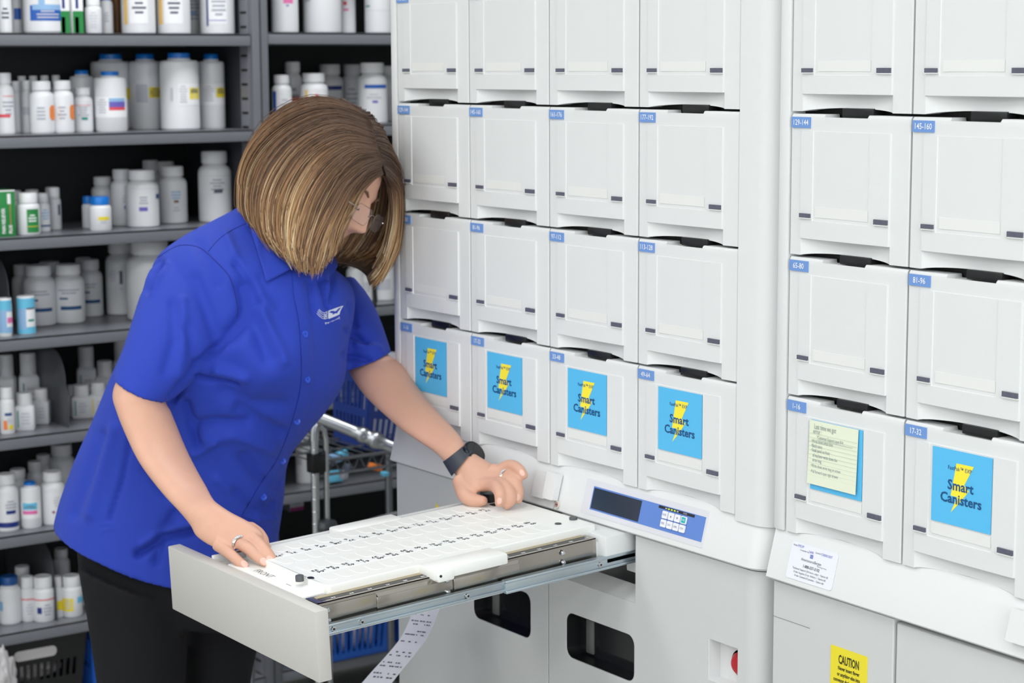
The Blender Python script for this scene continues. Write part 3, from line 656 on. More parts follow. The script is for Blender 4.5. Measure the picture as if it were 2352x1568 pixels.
# --- sixth shelf (6)
bottle(13,1233,52,132,6,'std','w',[(-.9,.95,.08,.17,'db'),(-.1,.7,.32,.38,'db')]+TXT(.4,.56,-.2,.8,'gy',3),'white bottle with dark blue foot band')
bottle(67,1226,48,106,6,'jar','b',[(-.9,.9,.22,.60,'wh'),(-.7,.6,.42,.57,'cy'),(-.7,.6,.32,.40,'pk')]+TXT(.45,.52,-.6,.5,'dk',2),'white bottle with blue cap and blue-pink label')
bottle(118,1211,56,122,6,'std','w',TXT(.35,.55,0,.7,'lg',4)+[(-.1,.1,.24,.28,'mg'),(.4,.9,.30,.33,'lb')],'white bottle with tiny purple mark')
bottle(40,1200,44,118,6,'std','w',(),'dim white bottle behind the blue cap',X=-1.42)
bottle(80,1185,40,118,6,'std','w',(),'dim white bottle behind the purple mark',X=-1.47)
bottle(100,1180,40,116,6,'std','w',(),'dim white bottle in the far back row',X=-1.53)
bottle(140,1185,60,140,6,'std','w',(),'dim wide bottle close to the shirt hem',X=-1.50)
# --- seventh shelf (7)
bottle(18,1436,52,110,7,'std','d',[(-.9,-.6,.3,.5,'lb')],'white bottle with dark blue cap, at the left')
bottle(62,1429,34,104,7,'small','w',[(-.9,.9,.50,.525,'re')]+TXT(.15,.42,-.3,.6,'lg',4),'white bottle with red line, behind its twin')
bottle(97,1440,50,104,7,'small','w',[(-.95,.95,.50,.525,'re'),(-.6,-.2,.2,.34,'db')]+TXT(.14,.42,-.1,.7,'gy',4),'white bottle with red line, in front')
bottle(131,1420,26,96,7,'small','w',[(-.5,.9,.2,.42,'ye')],'white bottle with yellow tag, half hidden')
bottle(162,1427,48,94,7,'small','w',[(-.85,.1,.16,.48,'ye'),(.5,.95,.35,.5,'cy')]+TXT(.2,.46,-.75,.0,'lg',4),'white bottle with yellow tag, right of the divider')
bottle(50,1410,42,110,7,'std','w',(),'dim white bottle behind the red lines',X=-1.42)
bottle(140,1400,40,112,7,'std','w',(),'dim white bottle behind yellow tag',X=-1.5)
bottle(200,1400,40,120,7,'std','w',(),'white bottle beside the black trousers',X=-1.40)
# --- right bay
R='right'
bottle(652,74,62,165,1,'std','w',[(-.1,.6,.40,.50,'pk'),(.1,.3,.36,.38,'pu'),(-.9,.9,.50,.505,'lg')],'large white bottle with pink mark',X=-1.345,bay_=R)
bottle(737,74,88,180,1,'std','w',[(-.9,-.6,.40,.42,'gy')],'plain broad white jug',X=-1.345,bay_=R)
bottle(796,74,40,160,1,'std','w',[(-.4,.0,.40,.45,'re'),(-.4,.2,.32,.35,'pk')],'white bottle with red mark beside the jug',X=-1.40,bay_=R)
bottle(868,74,64,170,1,'std','w',[(-.9,.9,.3,.304,'lg'),(-.9,-.6,.35,.37,'tl')],'white bottle next to the cabinet',X=-1.345,bay_=R)
bottle(646,287,46,116,2,'std','w',[(-.85,-.55,.08,.68,'bl')]+TXT(.2,.55,-.2,.8,'lg',4),'white bottle with blue stripe',X=-1.345,bay_=R)
bottle(672,284,44,142,2,'std','w',[(-.5,.8,.38,.46,'re')]+TXT(.2,.6,-.6,.6,'gy',4),'shaded bottle with red print',X=-1.44,bay_=R)
bottle(719,288,66,118,2,'std','w',[(-.6,-.42,.08,.68,'ly'),(.1,.3,.55,.60,'re')]+TXT(.3,.5,-.1,.8,'gy',3),'white bottle with yellow-orange stripe',X=-1.345,bay_=R)
bottle(757,280,60,132,2,'std','w',[(-.5,.9,.56,.63,'db'),(-.6,.2,.34,.40,'db')],'dim white bottle with navy band',X=-1.50,bay_=R)
bottle(808,278,50,130,2,'std','w',TXT(.2,.6,-.6,.5,'gy',5),'dim bottle with grey print',X=-1.52,bay_=R)
bottle(854,283,70,138,2,'std','w',[(-.5,.9,.58,.64,'bl'),(.0,.35,.34,.38,'pu')]+TXT(.40,.5,-.4,.6,'lg',2),'white bottle with blue band beside the cabinet',X=-1.36,bay_=R)
bottle(890,280,36,126,2,'std','w',(),'dim white bottle at the cabinet edge',X=-1.48,bay_=R)
for i,u in enumerate((655,700,780,840)):
    bottle(u,500,54,125,3,'std','w',(),'white bottle behind the head, %s from the left'%['first','second','third','fourth'][i],X=-1.42,bay_=R)
for i,(u,w_,h_) in enumerate(((815,40,100),(838,34,116),(880,52,124))):
    bottle(u,692,w_,h_,4,'std','w',[(-.6,.6,.2,.4,'lg'),(-.7,-.4,.2,.62,'lb')],'blurred white bottle seen past the hair, %s from the left'%['first','second','third'][i],X=-1.36,bay_=R)
bottle(700,1112,44,150,6,'std','w',[(-.9,-.4,.3,.4,'lg')],'tall white bottle behind the chrome post',X=-1.36,bay_=R)
bottle(770,900,50,70,5,'small','w',(),'small white bottle beside the sleeve',X=-1.42,bay_=R)
def carton(u,v,w,h,dpt,shelf,cols,dsc,X=None,bay_='left',rot=0,feats=(),txt=None,zoff=0):
    z=SZ[shelf]+zoff+(0.004 if bay_=='right' else 0); p=onX(u,v,X) if X is not None else onZ(u,v,z); D=px(p)[2]; w=w*D/FPX; h=h*D/FPX
    rows=(bay_+' bay '+['upmost','top','second','third','fourth','fifth','sixth','seventh','lowest'][shelf]+' shelf')
    t=thing('carton',dsc+', '+rows,'box',(p.x-dpt/2,p.y,z+.0003),rot)
    b=MB(); b.box(-dpt/2,dpt/2,-w/2,w/2,0,h,0,.0006)
    ks=[cols]
    for (a,c_,z0,z1,k) in feats:
        if k not in ks: ks.append(k)
        b.add([(dpt/2+.0004,a*w/2,z0*h),(dpt/2+.0004,c_*w/2,z0*h),(dpt/2+.0004,c_*w/2,z1*h),(dpt/2+.0004,a*w/2,z1*h)],[(0,1,2,3)],ks.index(k))
    if txt:
        ks.append('wh')
        for s_,size,y_,z_ in txt: b.text(s_,size*h,frame((dpt/2+.0008,y_*w,z_*h),(0,0,1),(0,-1,0)),len(ks)-1,xs=.8,bold=.03)
    b.build('box',[pm(k) for k in ks],t); return t
carton(16,552,46,106,.06,3,'gr','green pain reliever box with capsule pictures',X=-1.335,feats=[(.2,.55,.70,.92,'wh'),(.45,.5,.05,.7,'or'),(-1,1,.97,1,'wh')],txt=[('PAIN RELIEVER',.105,-.05,.06),('PLUS',.105,.30,.06)])
for i,u in enumerate((150,181)):
    carton(u,79,26,112,.03,1,'wh','green and white slim box with barcode, %s of the pair'%['left','right'][i],X=-1.345,feats=[(-1,1,.0,.45,'gr'),(-.6,.1,.0,.33,'wh'),(-.4,.1,.5,.95,'db'),(-.5,0,.06,.3,'pu')])
carton(683,1214,36,44,.05,7,'lg','grey blister box with purple base',X=-1.50,bay_=R,feats=[(-1,1,0,.2,'mg'),(-.6,.6,.3,.9,'gy')],zoff=.115)
MB_=MB()
# ================================================================ crates, baskets and cart
def crate(name,label,cat,pos,rz,L_,Wd,H,m_,slots,flare=.9,rim=.008,th=.003,extra=None):
    """open tray with slotted walls; walls lean out towards the rim"""
    t=thing(name,label,cat,pos,rz); b=MB()
    def wall(a0,a1,b0,b1,nslot,rows):  # bottom pts a, top pts b
        a0,a1,b0,b1=map(Vector,(a0,a1,b0,b1)); 
        P=lambda s,t_: (a0.lerp(a1,s)).lerp(b0.lerp(b1,s),t_)
        cols=[];e=.06
        xs=[0,e]; 
        for i in range(nslot):
            c0=e+(1-2*e)*i/nslot; c1=e+(1-2*e)*(i+1)/nslot; xs+= [c0+(c1-c0)*.22,c0+(c1-c0)*.78]
        xs+=[1-e,1]
        ts=[0]
        for (r0,r1) in rows: ts+=[r0,r1]
        ts+=[1]
        nrm=(a1-a0).cross(b0-a0).normalized()*th
        for j in range(len(ts)-1):
            for i in range(len(xs)-1):
                hole=(j%2==1) and i>=2 and i<=2*nslot and i%2==0
                if hole: continue
                q=[P(xs[i],ts[j]),P(xs[i+1],ts[j]),P(xs[i+1],ts[j+1]),P(xs[i],ts[j+1])]; q2=[p_+nrm for p_ in q]
                b.add([tuple(x) for x in q+q2],[(0,1,2,3),(7,6,5,4),(0,4,5,1),(1,5,6,2),(2,6,7,3),(3,7,4,0)])
    l,w_=L_/2,Wd/2; lb,wb=l*flare,w_*flare
    rows=slots
    wall((-lb,-wb,0),(lb,-wb,0),(-l,-w_,H),(l,-w_,H),int(L_/.018),rows)
    wall((lb,-wb,0),(lb,wb,0),(l,-w_,H),(l,w_,H),int(Wd/.018),rows)
    wall((lb,wb,0),(-lb,wb,0),(l,w_,H),(-l,w_,H),int(L_/.018),rows)
    wall((-lb,wb,0),(-lb,-wb,0),(-l,w_,H),(-l,-w_,H),int(Wd/.018),rows)
    b.box(-lb,lb,-wb,wb,0,th)
    b.build('basket_wall',[m_],t)
    r=MB(); R0=rrect(-l-rim,l+rim,-w_-rim,w_+rim,.012)
    R1=rrect(-l+.001,l-.001,-w_+.001,w_-.001,.008)[::-1]; r.mesh(plate([R0,R1],.007,.002),0,Matrix.Translation((0,0,H))); r.build('rim',[m_],t)
    return t
bluep=mat('basket_blue',(40,64,140),.4); bluel=mat('basket_bright_blue',(30,92,190),.4); blackp=mat('crate_black',(26,26,28),.45); foil=mat('foil_bag',(200,196,198),.35)
# black crate on the lowest shelf
c=onX(95,1494,-1.31); ck=crate('crate','black slotted plastic crate holding crumpled bags on the lowest shelf','crate',(-1.31-.13,c.y-.01,.1485),math.pi/2,.235,.24,.180,blackp,[(.12,.36),(.48,.70)],.86)
hh=MB(); 
L0=rrect(-.048,.048,-.011,.011,.010)
hh.mesh(plate([L0],.003),0,frame((0,-.1215,.150),(1,0,0),(0,.09,1))); hh.build('hand_hole',[foil],ck)
def blob(name,label,cat,pos,sx,sy,sz,m_,seed=0,sub=3,amp=.25,fr=3):
    bm=bmesh.new(); bmesh.ops.create_icosphere(bm,subdivisions=sub,radius=1)
    from mathutils import noise as N_
    for v in bm.verts:
        n_=N_.noise(v.co*fr+Vector((seed,seed*2,0))); v.co*=1+amp*n_; v.co=Vector((v.co.x*sx,v.co.y*sy,v.co.z*sz))
    me=bpy.data.meshes.new(name); bm.to_mesh(me); bm.free(); me.materials.append(m_)
    for p_ in me.polygons: p_.use_smooth=True
    o=bpy.data.objects.new(name,me); COL.objects.link(o); o.location=pos; tag(o,label,cat); return o
blob('plastic_bag','crumpled pale plastic bag piled in the black crate','bag',(-1.43,c.y-.01,.262),.085,.088,.052,foil,1,4,.35,3)
blob('plastic_bag','small crumpled bag hanging over the left front of the crate','bag',(-1.285,onX(6,1530,-1.28).y,.262),.018,.028,.07,foil,5,4,.35,3)
q=onX(214,1470,-1.33); crate('basket','bright blue slotted basket right of the black crate','basket',(-1.43,q.y+.045,.1485),math.pi/2,.10,.22,.19,bluel,[(.2,.45),(.52,.8)],.88)
blob('plastic_bag','white bag bulging out of the bright blue basket','bag',(-1.41,q.y+.045,.272),.06,.030,.048,foil,3,3,.2,3)
q=onX(828,1460,-1.30); b2=crate('basket','blue slotted basket of pouches seen under the pulled-out drawer','basket',(-1.30-.06,q.y-.03,.1525),math.pi/2,.22,.14,.095,bluel,[(.15,.80)],.92)
for i in range(5):
    o=blob('pouch','pale pouch standing in the blue basket under the drawer, %s from the left'%['first','second','third','fourth','fifth'][i],'pouch',(-1.335,q.y-.105+i*.037,.20),.014,.014,.045,foil,i+9,2,.15,2); o['group']='pouches in the blue basket'
q=onX(895,1450,-1.30); crate('basket','dark blue basket corner next to the cabinet side, under the drawer','basket',(-1.42,q.y+.12,.1525),math.pi/2,.16,.2,.13,bluel,[(.15,.80)],.92)
# wire cart
CX=-.78
T=thing('wire_cart','chrome wire cart with ribbed handle behind the person','cart',(CX,.27,0))
def cl_(u,v,X=CX): p=onX(u,v,X); return (p.x-CX,p.y-.27,p.z)
pp=cl_(722,1000); pq=cl_(748,1010)
g=MB(); g.tube([(pp[0],pp[1],.06),(pp[0],pp[1],pp[2]-.02),(pp[0],pp[1],pp[2])],.0085,14)
z_=.1
while z_<pp[2]: g.lathe([(.0088,z_),(.0093,z_+.001),(.0088,z_+.002)],14,0,Matrix.Translation((pp[0],pp[1],0)),cap=False); z_+=.0254
g.build('post',[chrome],T)
e1=cl_(735,975); e2=cl_(748,958)
g=MB(); path=[(pp[0],pp[1],pp[2]-.01),(pp[0],pp[1]+.001,pp[2]+.01),(pp[0],pp[1]+.006,pp[2]+.024)]
g.tube(path,.0098,14); q1=cl_(748,1000); g.tube([(q1[0],q1[1],.06),(q1[0],q1[1],q1[2]-.01),(q1[0],q1[1]-.004,q1[2]+.012),(pp[0],pp[1]+.006,pp[2]+.024)],.006,12); g.build('post',[chrome],T)
h0=Vector(cl_(700,945)); h1=Vector(cl_(915,1032,CX+.14)); g=MB(); n=60; pts=[];rs=[]
for i in range(n+1):
    s=i/n; p_=h0.lerp(h1,s); pts.append(p_); 
    rs.append(.0125+(.0045*math.exp(-((s-.62)/.05)**2)+.006*math.exp(-((s-.76)/.06)**2)))
g.tube(pts,rs,20); g.build('handle',[mat('chrome_handle',(168,170,174),.3,metal=1)],T)
g=MB(); g.box(pp[0]-.014,pp[0]+.014,pp[1]-.013,pp[1]+.02,cl_(725,1085)[2],cl_(725,1040)[2],0,.004); g.build('clamp',[black],T)
zs=cl_(770,1085)[2]
g=MB()
for k in range(15): y=pp[1]+.0+k*.0255; g.tube([(-.02,y,zs+.028),(-.30,y,zs+.028)],.0017,6)
for xx in (0,-.1,-.2,-.3): g.tube([(xx,pp[1],zs+.026),(xx,pp[1]+.36,zs+.026)],.0026,6)
for xx in (0.,-.3):
    for zz_ in (0,.030): g.tube([(xx,pp[1],zs+zz_-.002),(xx,pp[1]+.36,zs+zz_-.002)],.0032,8)
    pts=[(xx,pp[1]+.36*i/24,zs-.002+(.030 if i%2 else 0)) for i in range(25)]; g.tube(pts,.0022,6)
g.build('wire_shelf',[mat('wire_grey',(130,132,138),.3,metal=.8)],T)
z2=cl_(740,1208)[2]; g=MB(); g.lathe([(.022,z2-.008),(.024,z2),(.020,z2+.010),(.012,z2+.013)],20,0,Matrix.Translation((pp[0]+.005,pp[1]+.022,0))); g.build('clamp',[mat('clamp_grey',(60,62,66),.35)],T)
g=MB(); a=cl_(748,1222);b_=cl_(912,1178,CX+.05); g.tube([a,b_],.0045,10); g.build('rod',[chrome],T)
g=MB()
for k in range(15): y=pp[1]+k*.0255; g.tube([(-.02,y,.16),(-.30,y,.16)],.0017,6)
for xx in (0.,-.3): g.tube([(xx,pp[1],.16),(xx,pp[1]+.36,.16)],.0032,8)
g.tube([(-.3,pp[1],.06),(-.3,pp[1],.8)],.0085,12); g.tube([(0,pp[1]+.36,.06),(0,pp[1]+.36,.7)],.0085,12); g.tube([(-.3,pp[1]+.36,.06),(-.3,pp[1]+.36,.8)],.0085,12)
g.build('wire_shelf',[mat('wire_grey',(130,132,138),.3,metal=.8)],T)
for yy in (0,.36):
    for xx in (0,-.3):
        g=MB(); M=frame((xx,pp[1]+yy-.008,.03),(0,0,1),(1,0,0)); g.lathe([(.028,0),(.03,.004),(.03,.012),(.028,.016)],18,0,M); g.box(xx-.012,xx+.012,pp[1]+yy-.012,pp[1]+yy+.012,.05,.065); g.build('caster',[black],T)
# dark blue basket tilted on the cart
bp=onX(862,1100,CX-.13); bk=crate('basket','dark blue slotted basket of white papers tilted on the cart','basket',(CX-.16,bp.y+.02,zs+.045),math.pi/2,.185,.16,.165,bluep,[(.14,.42),(.52,.84)],.80)
bk.rotation_euler=(0,math.radians(0),math.pi/2); bk.rotation_mode='XYZ'; bk.matrix_world=Matrix.Translation((CX-.16,bp.y+.03,zs+.004))@Matrix.Rotation(math.radians(-9),4,'X')@Matrix.Rotation(math.pi/2,4,'Z')
pa=MB(); pa.box(-.001,.001,-.055,.055,0,.19); pa.box(.004,.006,-.05,.05,0,.175); pap=pa.build('paper_sheets',[mat('paper_white',(216,220,230),.6)]); pap.matrix_world=Matrix.Translation((CX-.17,bp.y+.04,zs+.02))@Matrix.Rotation(math.radians(-9),4,'X'); tag(pap,'white paper sheets standing in the dark blue basket on the cart','paper')
for i,(u,v,sx,k,nm) in enumerate(((728,1072,.030,'cy','aqua'),(0,0,0,0,0))):
    if not k: continue
def pouch(u,v,X,w_,h_,k,lab,tilt=0):
    p_=onX(u,v,X); b=MB(); M=Matrix.Translation(p_)@Matrix.Rotation(tilt,4,'X'); b.box(-.01,.01,-w_/2,w_/2,-h_/2,h_/2,0,.004,M); o=b.build('pill_pack',[pm(k)]); tag(o,lab,'packet'); return o
pouch(770,1093,-1.32,.040,.026,'cy','aqua packet lying on the shelf behind the chrome post')
pouch(783,1046,CX-.10,.030,.020,'cy','aqua packet heaped on the wire shelf, upper one',.3)
pouch(768,1052,CX-.08,.022,.016,'lb','pale blue packet heaped on the wire shelf',-.2)
pouch(862,1072,CX-.07,.030,.014,'or','orange packet on the wire shelf under the basket',-.3)
pouch(884,1088,CX-.02,.014,.010,'cy','tiny aqua packet beside the cabinet side',0)
for i,(u,v,r_) in enumerate(((758,1062,.008),(748,1060,.007),(800,1075,.008),(790,1090,.007))):
    pouch(u,v,CX-.06,.018,.014,'gy' if i%2 else 'dk','small dark blister scrap on the wire shelf, %s from the left'%['second','first','third','fourth'][i],.5*i)
# black cable behind the hair
g=MB(); P=[onX(u,v,-1.15) for u,v in ((866,470),(862,560),(857,620),(860,660),(862,690),(850,740),(850,800),(868,880),(915,950),(940,1040))]; P.append(Vector((P[-1].x,P[-1].y,.3))); P.append(Vector((P[-1].x,P[-1].y,.006)))
sm=[]; 
for i in range(len(P)-1):
    for k in range(6): sm.append(P[i].lerp(P[i+1],k/6))
g.tube(sm,.0055,10); o=g.build('cable',[black]); tag(o,'black cable hanging in front of the shelves beside the cabinet','cable')
# printed paper strip curling down from the drawer area
def strip_obj():
    ctr=[(980,1395,.02),(968,1430,-.0),(948,1470,-.02),(915,1510,-.03),(880,1550,-.04),(840,1600,-.05),(800,1660,-.05)]
    wv=[58,56,56,58,62,66,66]
    V=[];F=[];n=len(ctr)
    Y0=-.10; fine=[]
    for i in range(n-1):
        for k in range(5):
            s=k/5; a=ctr[i];b=ctr[i+1]; fine.append((a[0]+(b[0]-a[0])*s,a[1]+(b[1]-a[1])*s,a[2]+(b[2]-a[2])*s,wv[i]+(wv[i+1]-wv[i])*s))
    fine.append(ctr[-1]+(wv[-1],))
    # smooth
    A=np.array(fine); 
    for _ in range(3): A[1:-1]=(A[:-2]+A[1:-1]*2+A[2:])/4
    b=MB(); T_=.0003
    rows=[]
    for u,v,dy,wd in A:
        pl_=onY(u-wd/2,v-3,Y0+dy); pr_=onY(u+wd/2,v+3,Y0+dy-.0); rows.append((pl_,pr_))
    for l_,r_ in rows: V+= [tuple(l_),tuple(r_),tuple(l_+Vector((0,.0008,0))),tuple(r_+Vector((0,.0008,0)))]
    for i in range(len(rows)-1):
        a=4*i; F+=[(a,a+1,a+5,a+4),(a+2,a+6,a+7,a+3),(a,a+4,a+6,a+2),(a+1,a+3,a+7,a+5)]
    b.add(V,F,0)
    rr=random.Random(4); ext=Vector((0,-.0008,0))
    for i in range(2,len(rows)-1):
        if i%3==0: continue
        s=.1
        while s<.88:
            e=min(.92,s+rr.uniform(.03,.10))
            if rr.random()<.62:
                l0,r0=rows[i]; l1,r1=rows[i+1]; t0,t1=.25,.55
                q=[l0.lerp(r0,s).lerp(l1.lerp(r1,s),t1),l0.lerp(r0,e).lerp(l1.lerp(r1,e),t1),l0.lerp(r0,e).lerp(l1.lerp(r1,e),t0),l0.lerp(r0,s).lerp(l1.lerp(r1,s),t0)]
                b.add([tuple(x+ext) for x in q],[(0,1,2,3)],1)
            s=e+rr.uniform(.01,.06)
    return b
o=strip_obj().build('paper_strip',[mat('receipt_paper',(226,226,236),.5),mat('receipt_ink',(88,88,100),.5)]); tag(o,'long printed white paper strip curling down under the pulled-out drawer','paper')
# ================================================================ the person
def cr(P,t):
    n=len(P)-1; i=min(int(t),n-1); s=t-i
    p0=P[max(i-1,0)];p1=P[i];p2=P[i+1];p3=P[min(i+2,n)]
    return .5*((2*p1)+(-p0+p2)*s+(2*p0-5*p1+4*p2-p3)*s*s+(-p0+3*p1-3*p2+p3)*s**3)
def ring(Lp,Rp,D,T,n=40,sag=0,p=2.0,DL=0,DR_=0,gr=1.0):
    a=np.array(W(Lp[0],Lp[1],D+DL)); b=np.array(W(Rp[0],Rp[1],D+DR_)); c=(a+b)/2; h=(b-a)/2*gr
    f=np.array(RF); f=f-h*(f@h)/(h@h); f/=np.linalg.norm(f)
    th=np.arange(n)*2*math.pi/n; co=np.cos(th);si=np.sin(th)
    co=np.sign(co)*np.abs(co)**(2/p); si=np.sign(si)*np.abs(si)**(2/p)
    out=c+np.outer(co,h)+np.outer(si,f*T*gr)
    if sag: out=out-np.outer(np.maximum(0,-si),np.array(RU))*sag
    return out
def wring(c,rx,ry,n=40,yaw=0):
    th=np.arange(n)*2*math.pi/n
    # same winding start as ring(): camera-right first, then away from the camera
    a=np.array([RR.x,RR.y,0]);a/=np.linalg.norm(a); b=np.array([RF.x,RF.y,0]);b/=np.linalg.norm(b)
    return np.array(c)+np.outer(np.cos(th),a*rx)+np.outer(np.sin(th),b*ry)
def loft(mb,rings,sub=5,mi=0):
    n=len(rings[0]); N=(len(rings)-1)*sub; V=[];F=[]
    for j in range(N+1):
        R_=cr(rings,j/sub); V+=[tuple(x) for x in R_]
    for j in range(N):
        for k in range(n):
            a=j*n+k;b=j*n+(k+1)%n; F.append((a,b,b+n,a+n))
    F.append(tuple(range(n-1,-1,-1))); F.append(tuple(N*n+k for k in range(n)))
    mb.add(V,F,mi)
def blobtube(mb,pts,n=16,sub=5):
    P=[np.array(tuple(W(u,v,D))+(r,)) for u,v,D,r in pts]; Q=[cr(P,i/sub) for i in range((len(P)-1)*sub+1)]
    e=Q[-1]; d=(Q[-1]-Q[-2])[:3]; d/=np.linalg.norm(d); r=e[3]
    for s in (.45,.75,.95): Q.append(np.append(e[:3]+d*r*s,r*math.sqrt(1-s*s)))
    mb.tube([q[:3] for q in Q],[q[3] for q in Q],n)
def remesh(name,mb,vox,smooth,mats,parent,post=None,fac=.6):
    me=bpy.data.meshes.new(name); me.from_pydata(mb.v,[],mb.f); me.update()
    bm=bmesh.new(); bm.from_mesh(me); bmesh.ops.recalc_face_normals(bm,faces=bm.faces); bm.to_mesh(me); bm.free()
    o=bpy.data.objects.new(name,me); COL.objects.link(o)
    m=o.modifiers.new('r','REMESH'); m.mode='VOXEL'; m.voxel_size=vox; m.adaptivity=0
    s=o.modifiers.new('s','SMOOTH'); s.factor=fac; s.iterations=smooth
    dg=bpy.context.evaluated_depsgraph_get(); dg.update(); me2=bpy.data.meshes.new_from_object(o.evaluated_get(dg)); me2.name=name
    bpy.data.objects.remove(o); 
    for m_ in mats: me2.materials.append(m_)
    me2.polygons.foreach_set('use_smooth',[True]*len(me2.polygons))
    if post: post(me2)
    o=bpy.data.objects.new(name,me2); COL.objects.link(o); o.parent=parent; return o
def pxa(co):
    d=co-np.array(CP); z=d@np.array(RF); return 1176+FPX*(d@np.array(RR))/z,784-FPX*(d@np.array(RU))/z,z
PBASE=Vector((-.10,-.22,0))
PE=thing('person','woman in a royal blue short-sleeved shirt and black trousers leaning over the open drawer','person')
# ---- torso rings (left silhouette, right silhouette, depth, half thickness)
TQ=[((132,1196),(628,1338),3.17,.165,.030),((148,1140),(632,1262),3.165,.165,.012),((176,1062),(650,1150),3.15,.160,0),((213,975),(662,1060),3.13,.158,0),((248,890),(702,1000),3.11,.160,0),((283,812),(750,945),3.09,.166,0),((308,742),(790,882),3.08,.170,0),((333,662),(802,800),3.08,.168,0),((362,592),(816,722),3.08,.155,0),((424,545),(812,668),3.085,.135,0),((492,508),(786,632),3.09,.105,0),((550,476),(748,606),3.095,.078,0),((580,452),(728,584),3.10,.066,0)]
sh=MB(); loft(sh,[ring(a,b,D,T,48,sg,2.15) for a,b,D,T,sg in TQ],5)
# near sleeve
loft(sh,[ring(a,b,D,T,36,sg,2.1) for a,b,D,T,sg in [((392,572),(520,640),3.03,.050,0),((345,618),(548,690),3.00,.066,0),((326,672),(550,745),2.975,.070,0),((308,730),(520,800),2.95,.069,0),((288,798),(462,862),2.925,.066,0),((264,864),(388,922),2.90,.060,.008)]],5)
# far sleeve
loft(sh,[ring(a,b,D,T,36,sg,2.1) for a,b,D,T,sg in [((745,650),(812,636),3.24,.050,0),((752,720),(846,680),3.225,.062,0),((768,775),(874,738),3.20,.064,0),((784,852),(901,808),3.17,.060,.008)]],5)
FOLDS=[ # polyline in photo pixels, width px, height m
([(368,606),(352,628),(339,662)],11,-.014),([(380,606),(362,640),(345,670)],8,.005),
([(450,640),(478,720),(505,790)],16,-.0035),([(428,755),(440,800),(452,836)],12,-.004),([(395,700),(400,780),(380,850)],14,-.003),([(420,690),(425,780),(410,860)],12,.003),
([(543,606),(572,650),(596,697)],10,-.007),([(560,660),(574,700),(560,735),(530,768)],20,-.012),([(540,762),(478,820),(417,889),(398,915)],9,-.012),
([(590,680),(612,740),(640,823)],12,.005),([(566,700),(590,760),(610,820)],16,-.004),
([(455,868),(500,874),(545,883)],6,-.006),([(500,852),(560,866)],14,.006),
([(425,930),(438,965),(455,1018)],12,-.008),([(446,1043),(470,1030),(492,1012)],8,.005),([(440,975),(500,968),(566,975)],12,-.006),([(550,945),(600,972),(646,992)],16,-.006),([(470,1010),(540,1000),(620,1030)],14,.004),
([(318,1273),(375,1235),(445,1219)],10,-.010),([(330,1250),(390,1215),(450,1200)],10,.005),
([(520,900),(580,930),(640,930)],22,-.006),([(650,830),(660,800)],55,.014),([(560,800),(600,860)],36,.006),
([(737,641),(754,704)],7,-.006),([(766,629),(761,690)],7,-.006),([(750,650),(757,690)],5,.004),([(713,650),(722,720)],9,-.005),
([(800,760),(841,784)],9,-.007),([(792,815),(847,823)],8,-.006),([(806,700),(815,745)],8,-.005),([(820,790),(870,800)],9,.004),
([(300,1000),(280,1100),(250,1190)],8,-.004),([(232,1000),(200,1100),(170,1180)],16,-.004),([(262,985),(235,1080),(205,1180)],14,.004),
([(455,560),(478,610),(500,650)],14,-.003),([(520,540),(545,600),(575,660)],12,.004),([(600,640),(640,700)],14,-.003),
([(560,1050),(600,1100),(640,1110)],14,-.005),([(540,1130),(580,1170),(630,1160)],12,-.005),([(590,1190),(630,1190)],8,.004),([(500,1100),(560,1160)],14,.004),
([(400,1180),(370,1230),(360,1290)],12,-.005),([(340,1080),(380,1130)],16,-.005)]
def shirt_post(me):
    n=len(me.vertices); co=np.empty(n*3); me.vertices.foreach_get('co',co); co=co.reshape(-1,3)
    no=np.empty(n*3); me.vertices.foreach_get('normal',no); no=no.reshape(-1,3)
    u,v,z=pxa(co); vis=np.clip((no@-np.array(RF))*3,0,1); near=((u<560)&(z<3.02))
    d=np.zeros(n)
    for pl,wd,am in FOLDS:
        best=np.full(n,1e9)
        for (a,b) in zip(pl[:-1],pl[1:]):
            ax,ay=a;bx,by=b; dx,dy=bx-ax,by-ay; L2=dx*dx+dy*dy
            t=np.clip(((u-ax)*dx+(v-ay)*dy)/L2,0,1); q=(u-ax-t*dx)**2+(v-ay-t*dy)**2; best=np.minimum(best,q)
        # taper towards the ends
        d+=am*1.75*np.exp(-best/(wd*wd*.9))
    # puckers along the side seam
    t=np.clip((v-1050)/150,0,1); xs=300-t*55; d+=.0010*np.sin(v*.42+u*.1)*np.exp(-((u-xs)/14)**2)*((v>1050)&(v<1230))
    t=np.clip((v-1050)/200,0,1); xs=642-t*60; d+=.0010*np.sin(v*.38-u*.15)*np.exp(-((u-xs)/16)**2)*((v>1060)&(v<1240))
    rs=np.random.RandomState(3); w_=np.zeros(n)
    for i in range(14):
        k=rs.normal(size=3); k/=np.linalg.norm(k); fr=rs.uniform(18,70); w_+=np.sin(co@k*fr+rs.uniform(0,6))/ (fr/18)
    d=np.maximum(d,-.0135); co=co+no*((d*vis)+w_*.0007)[:,None]
    me.vertices.foreach_set('co',co.ravel()); me.update()
blue=mat('shirt_blue',(42,66,178),.72,spec=.25,bump=.5,bscale=1400,noise=.05,nscale=900); blue2=mat('seam_blue',(22,36,130),.8); blueb=mat('button_blue',(36,78,205),.3)
for M_ in (blue,): M_.node_tree.nodes['Principled BSDF'].inputs['Sheen Weight'].default_value=.12; M_.node_tree.nodes['Principled BSDF'].inputs['Sheen Tint'].default_value=(.4,.5,1,1)
SH=remesh('shirt',sh,.0036,5,[blue],PE,shirt_post)
bvh=BVHTree.FromPolygons([v.co[:] for v in SH.data.vertices],[tuple(p.vertices) for p in SH.data.polygons])
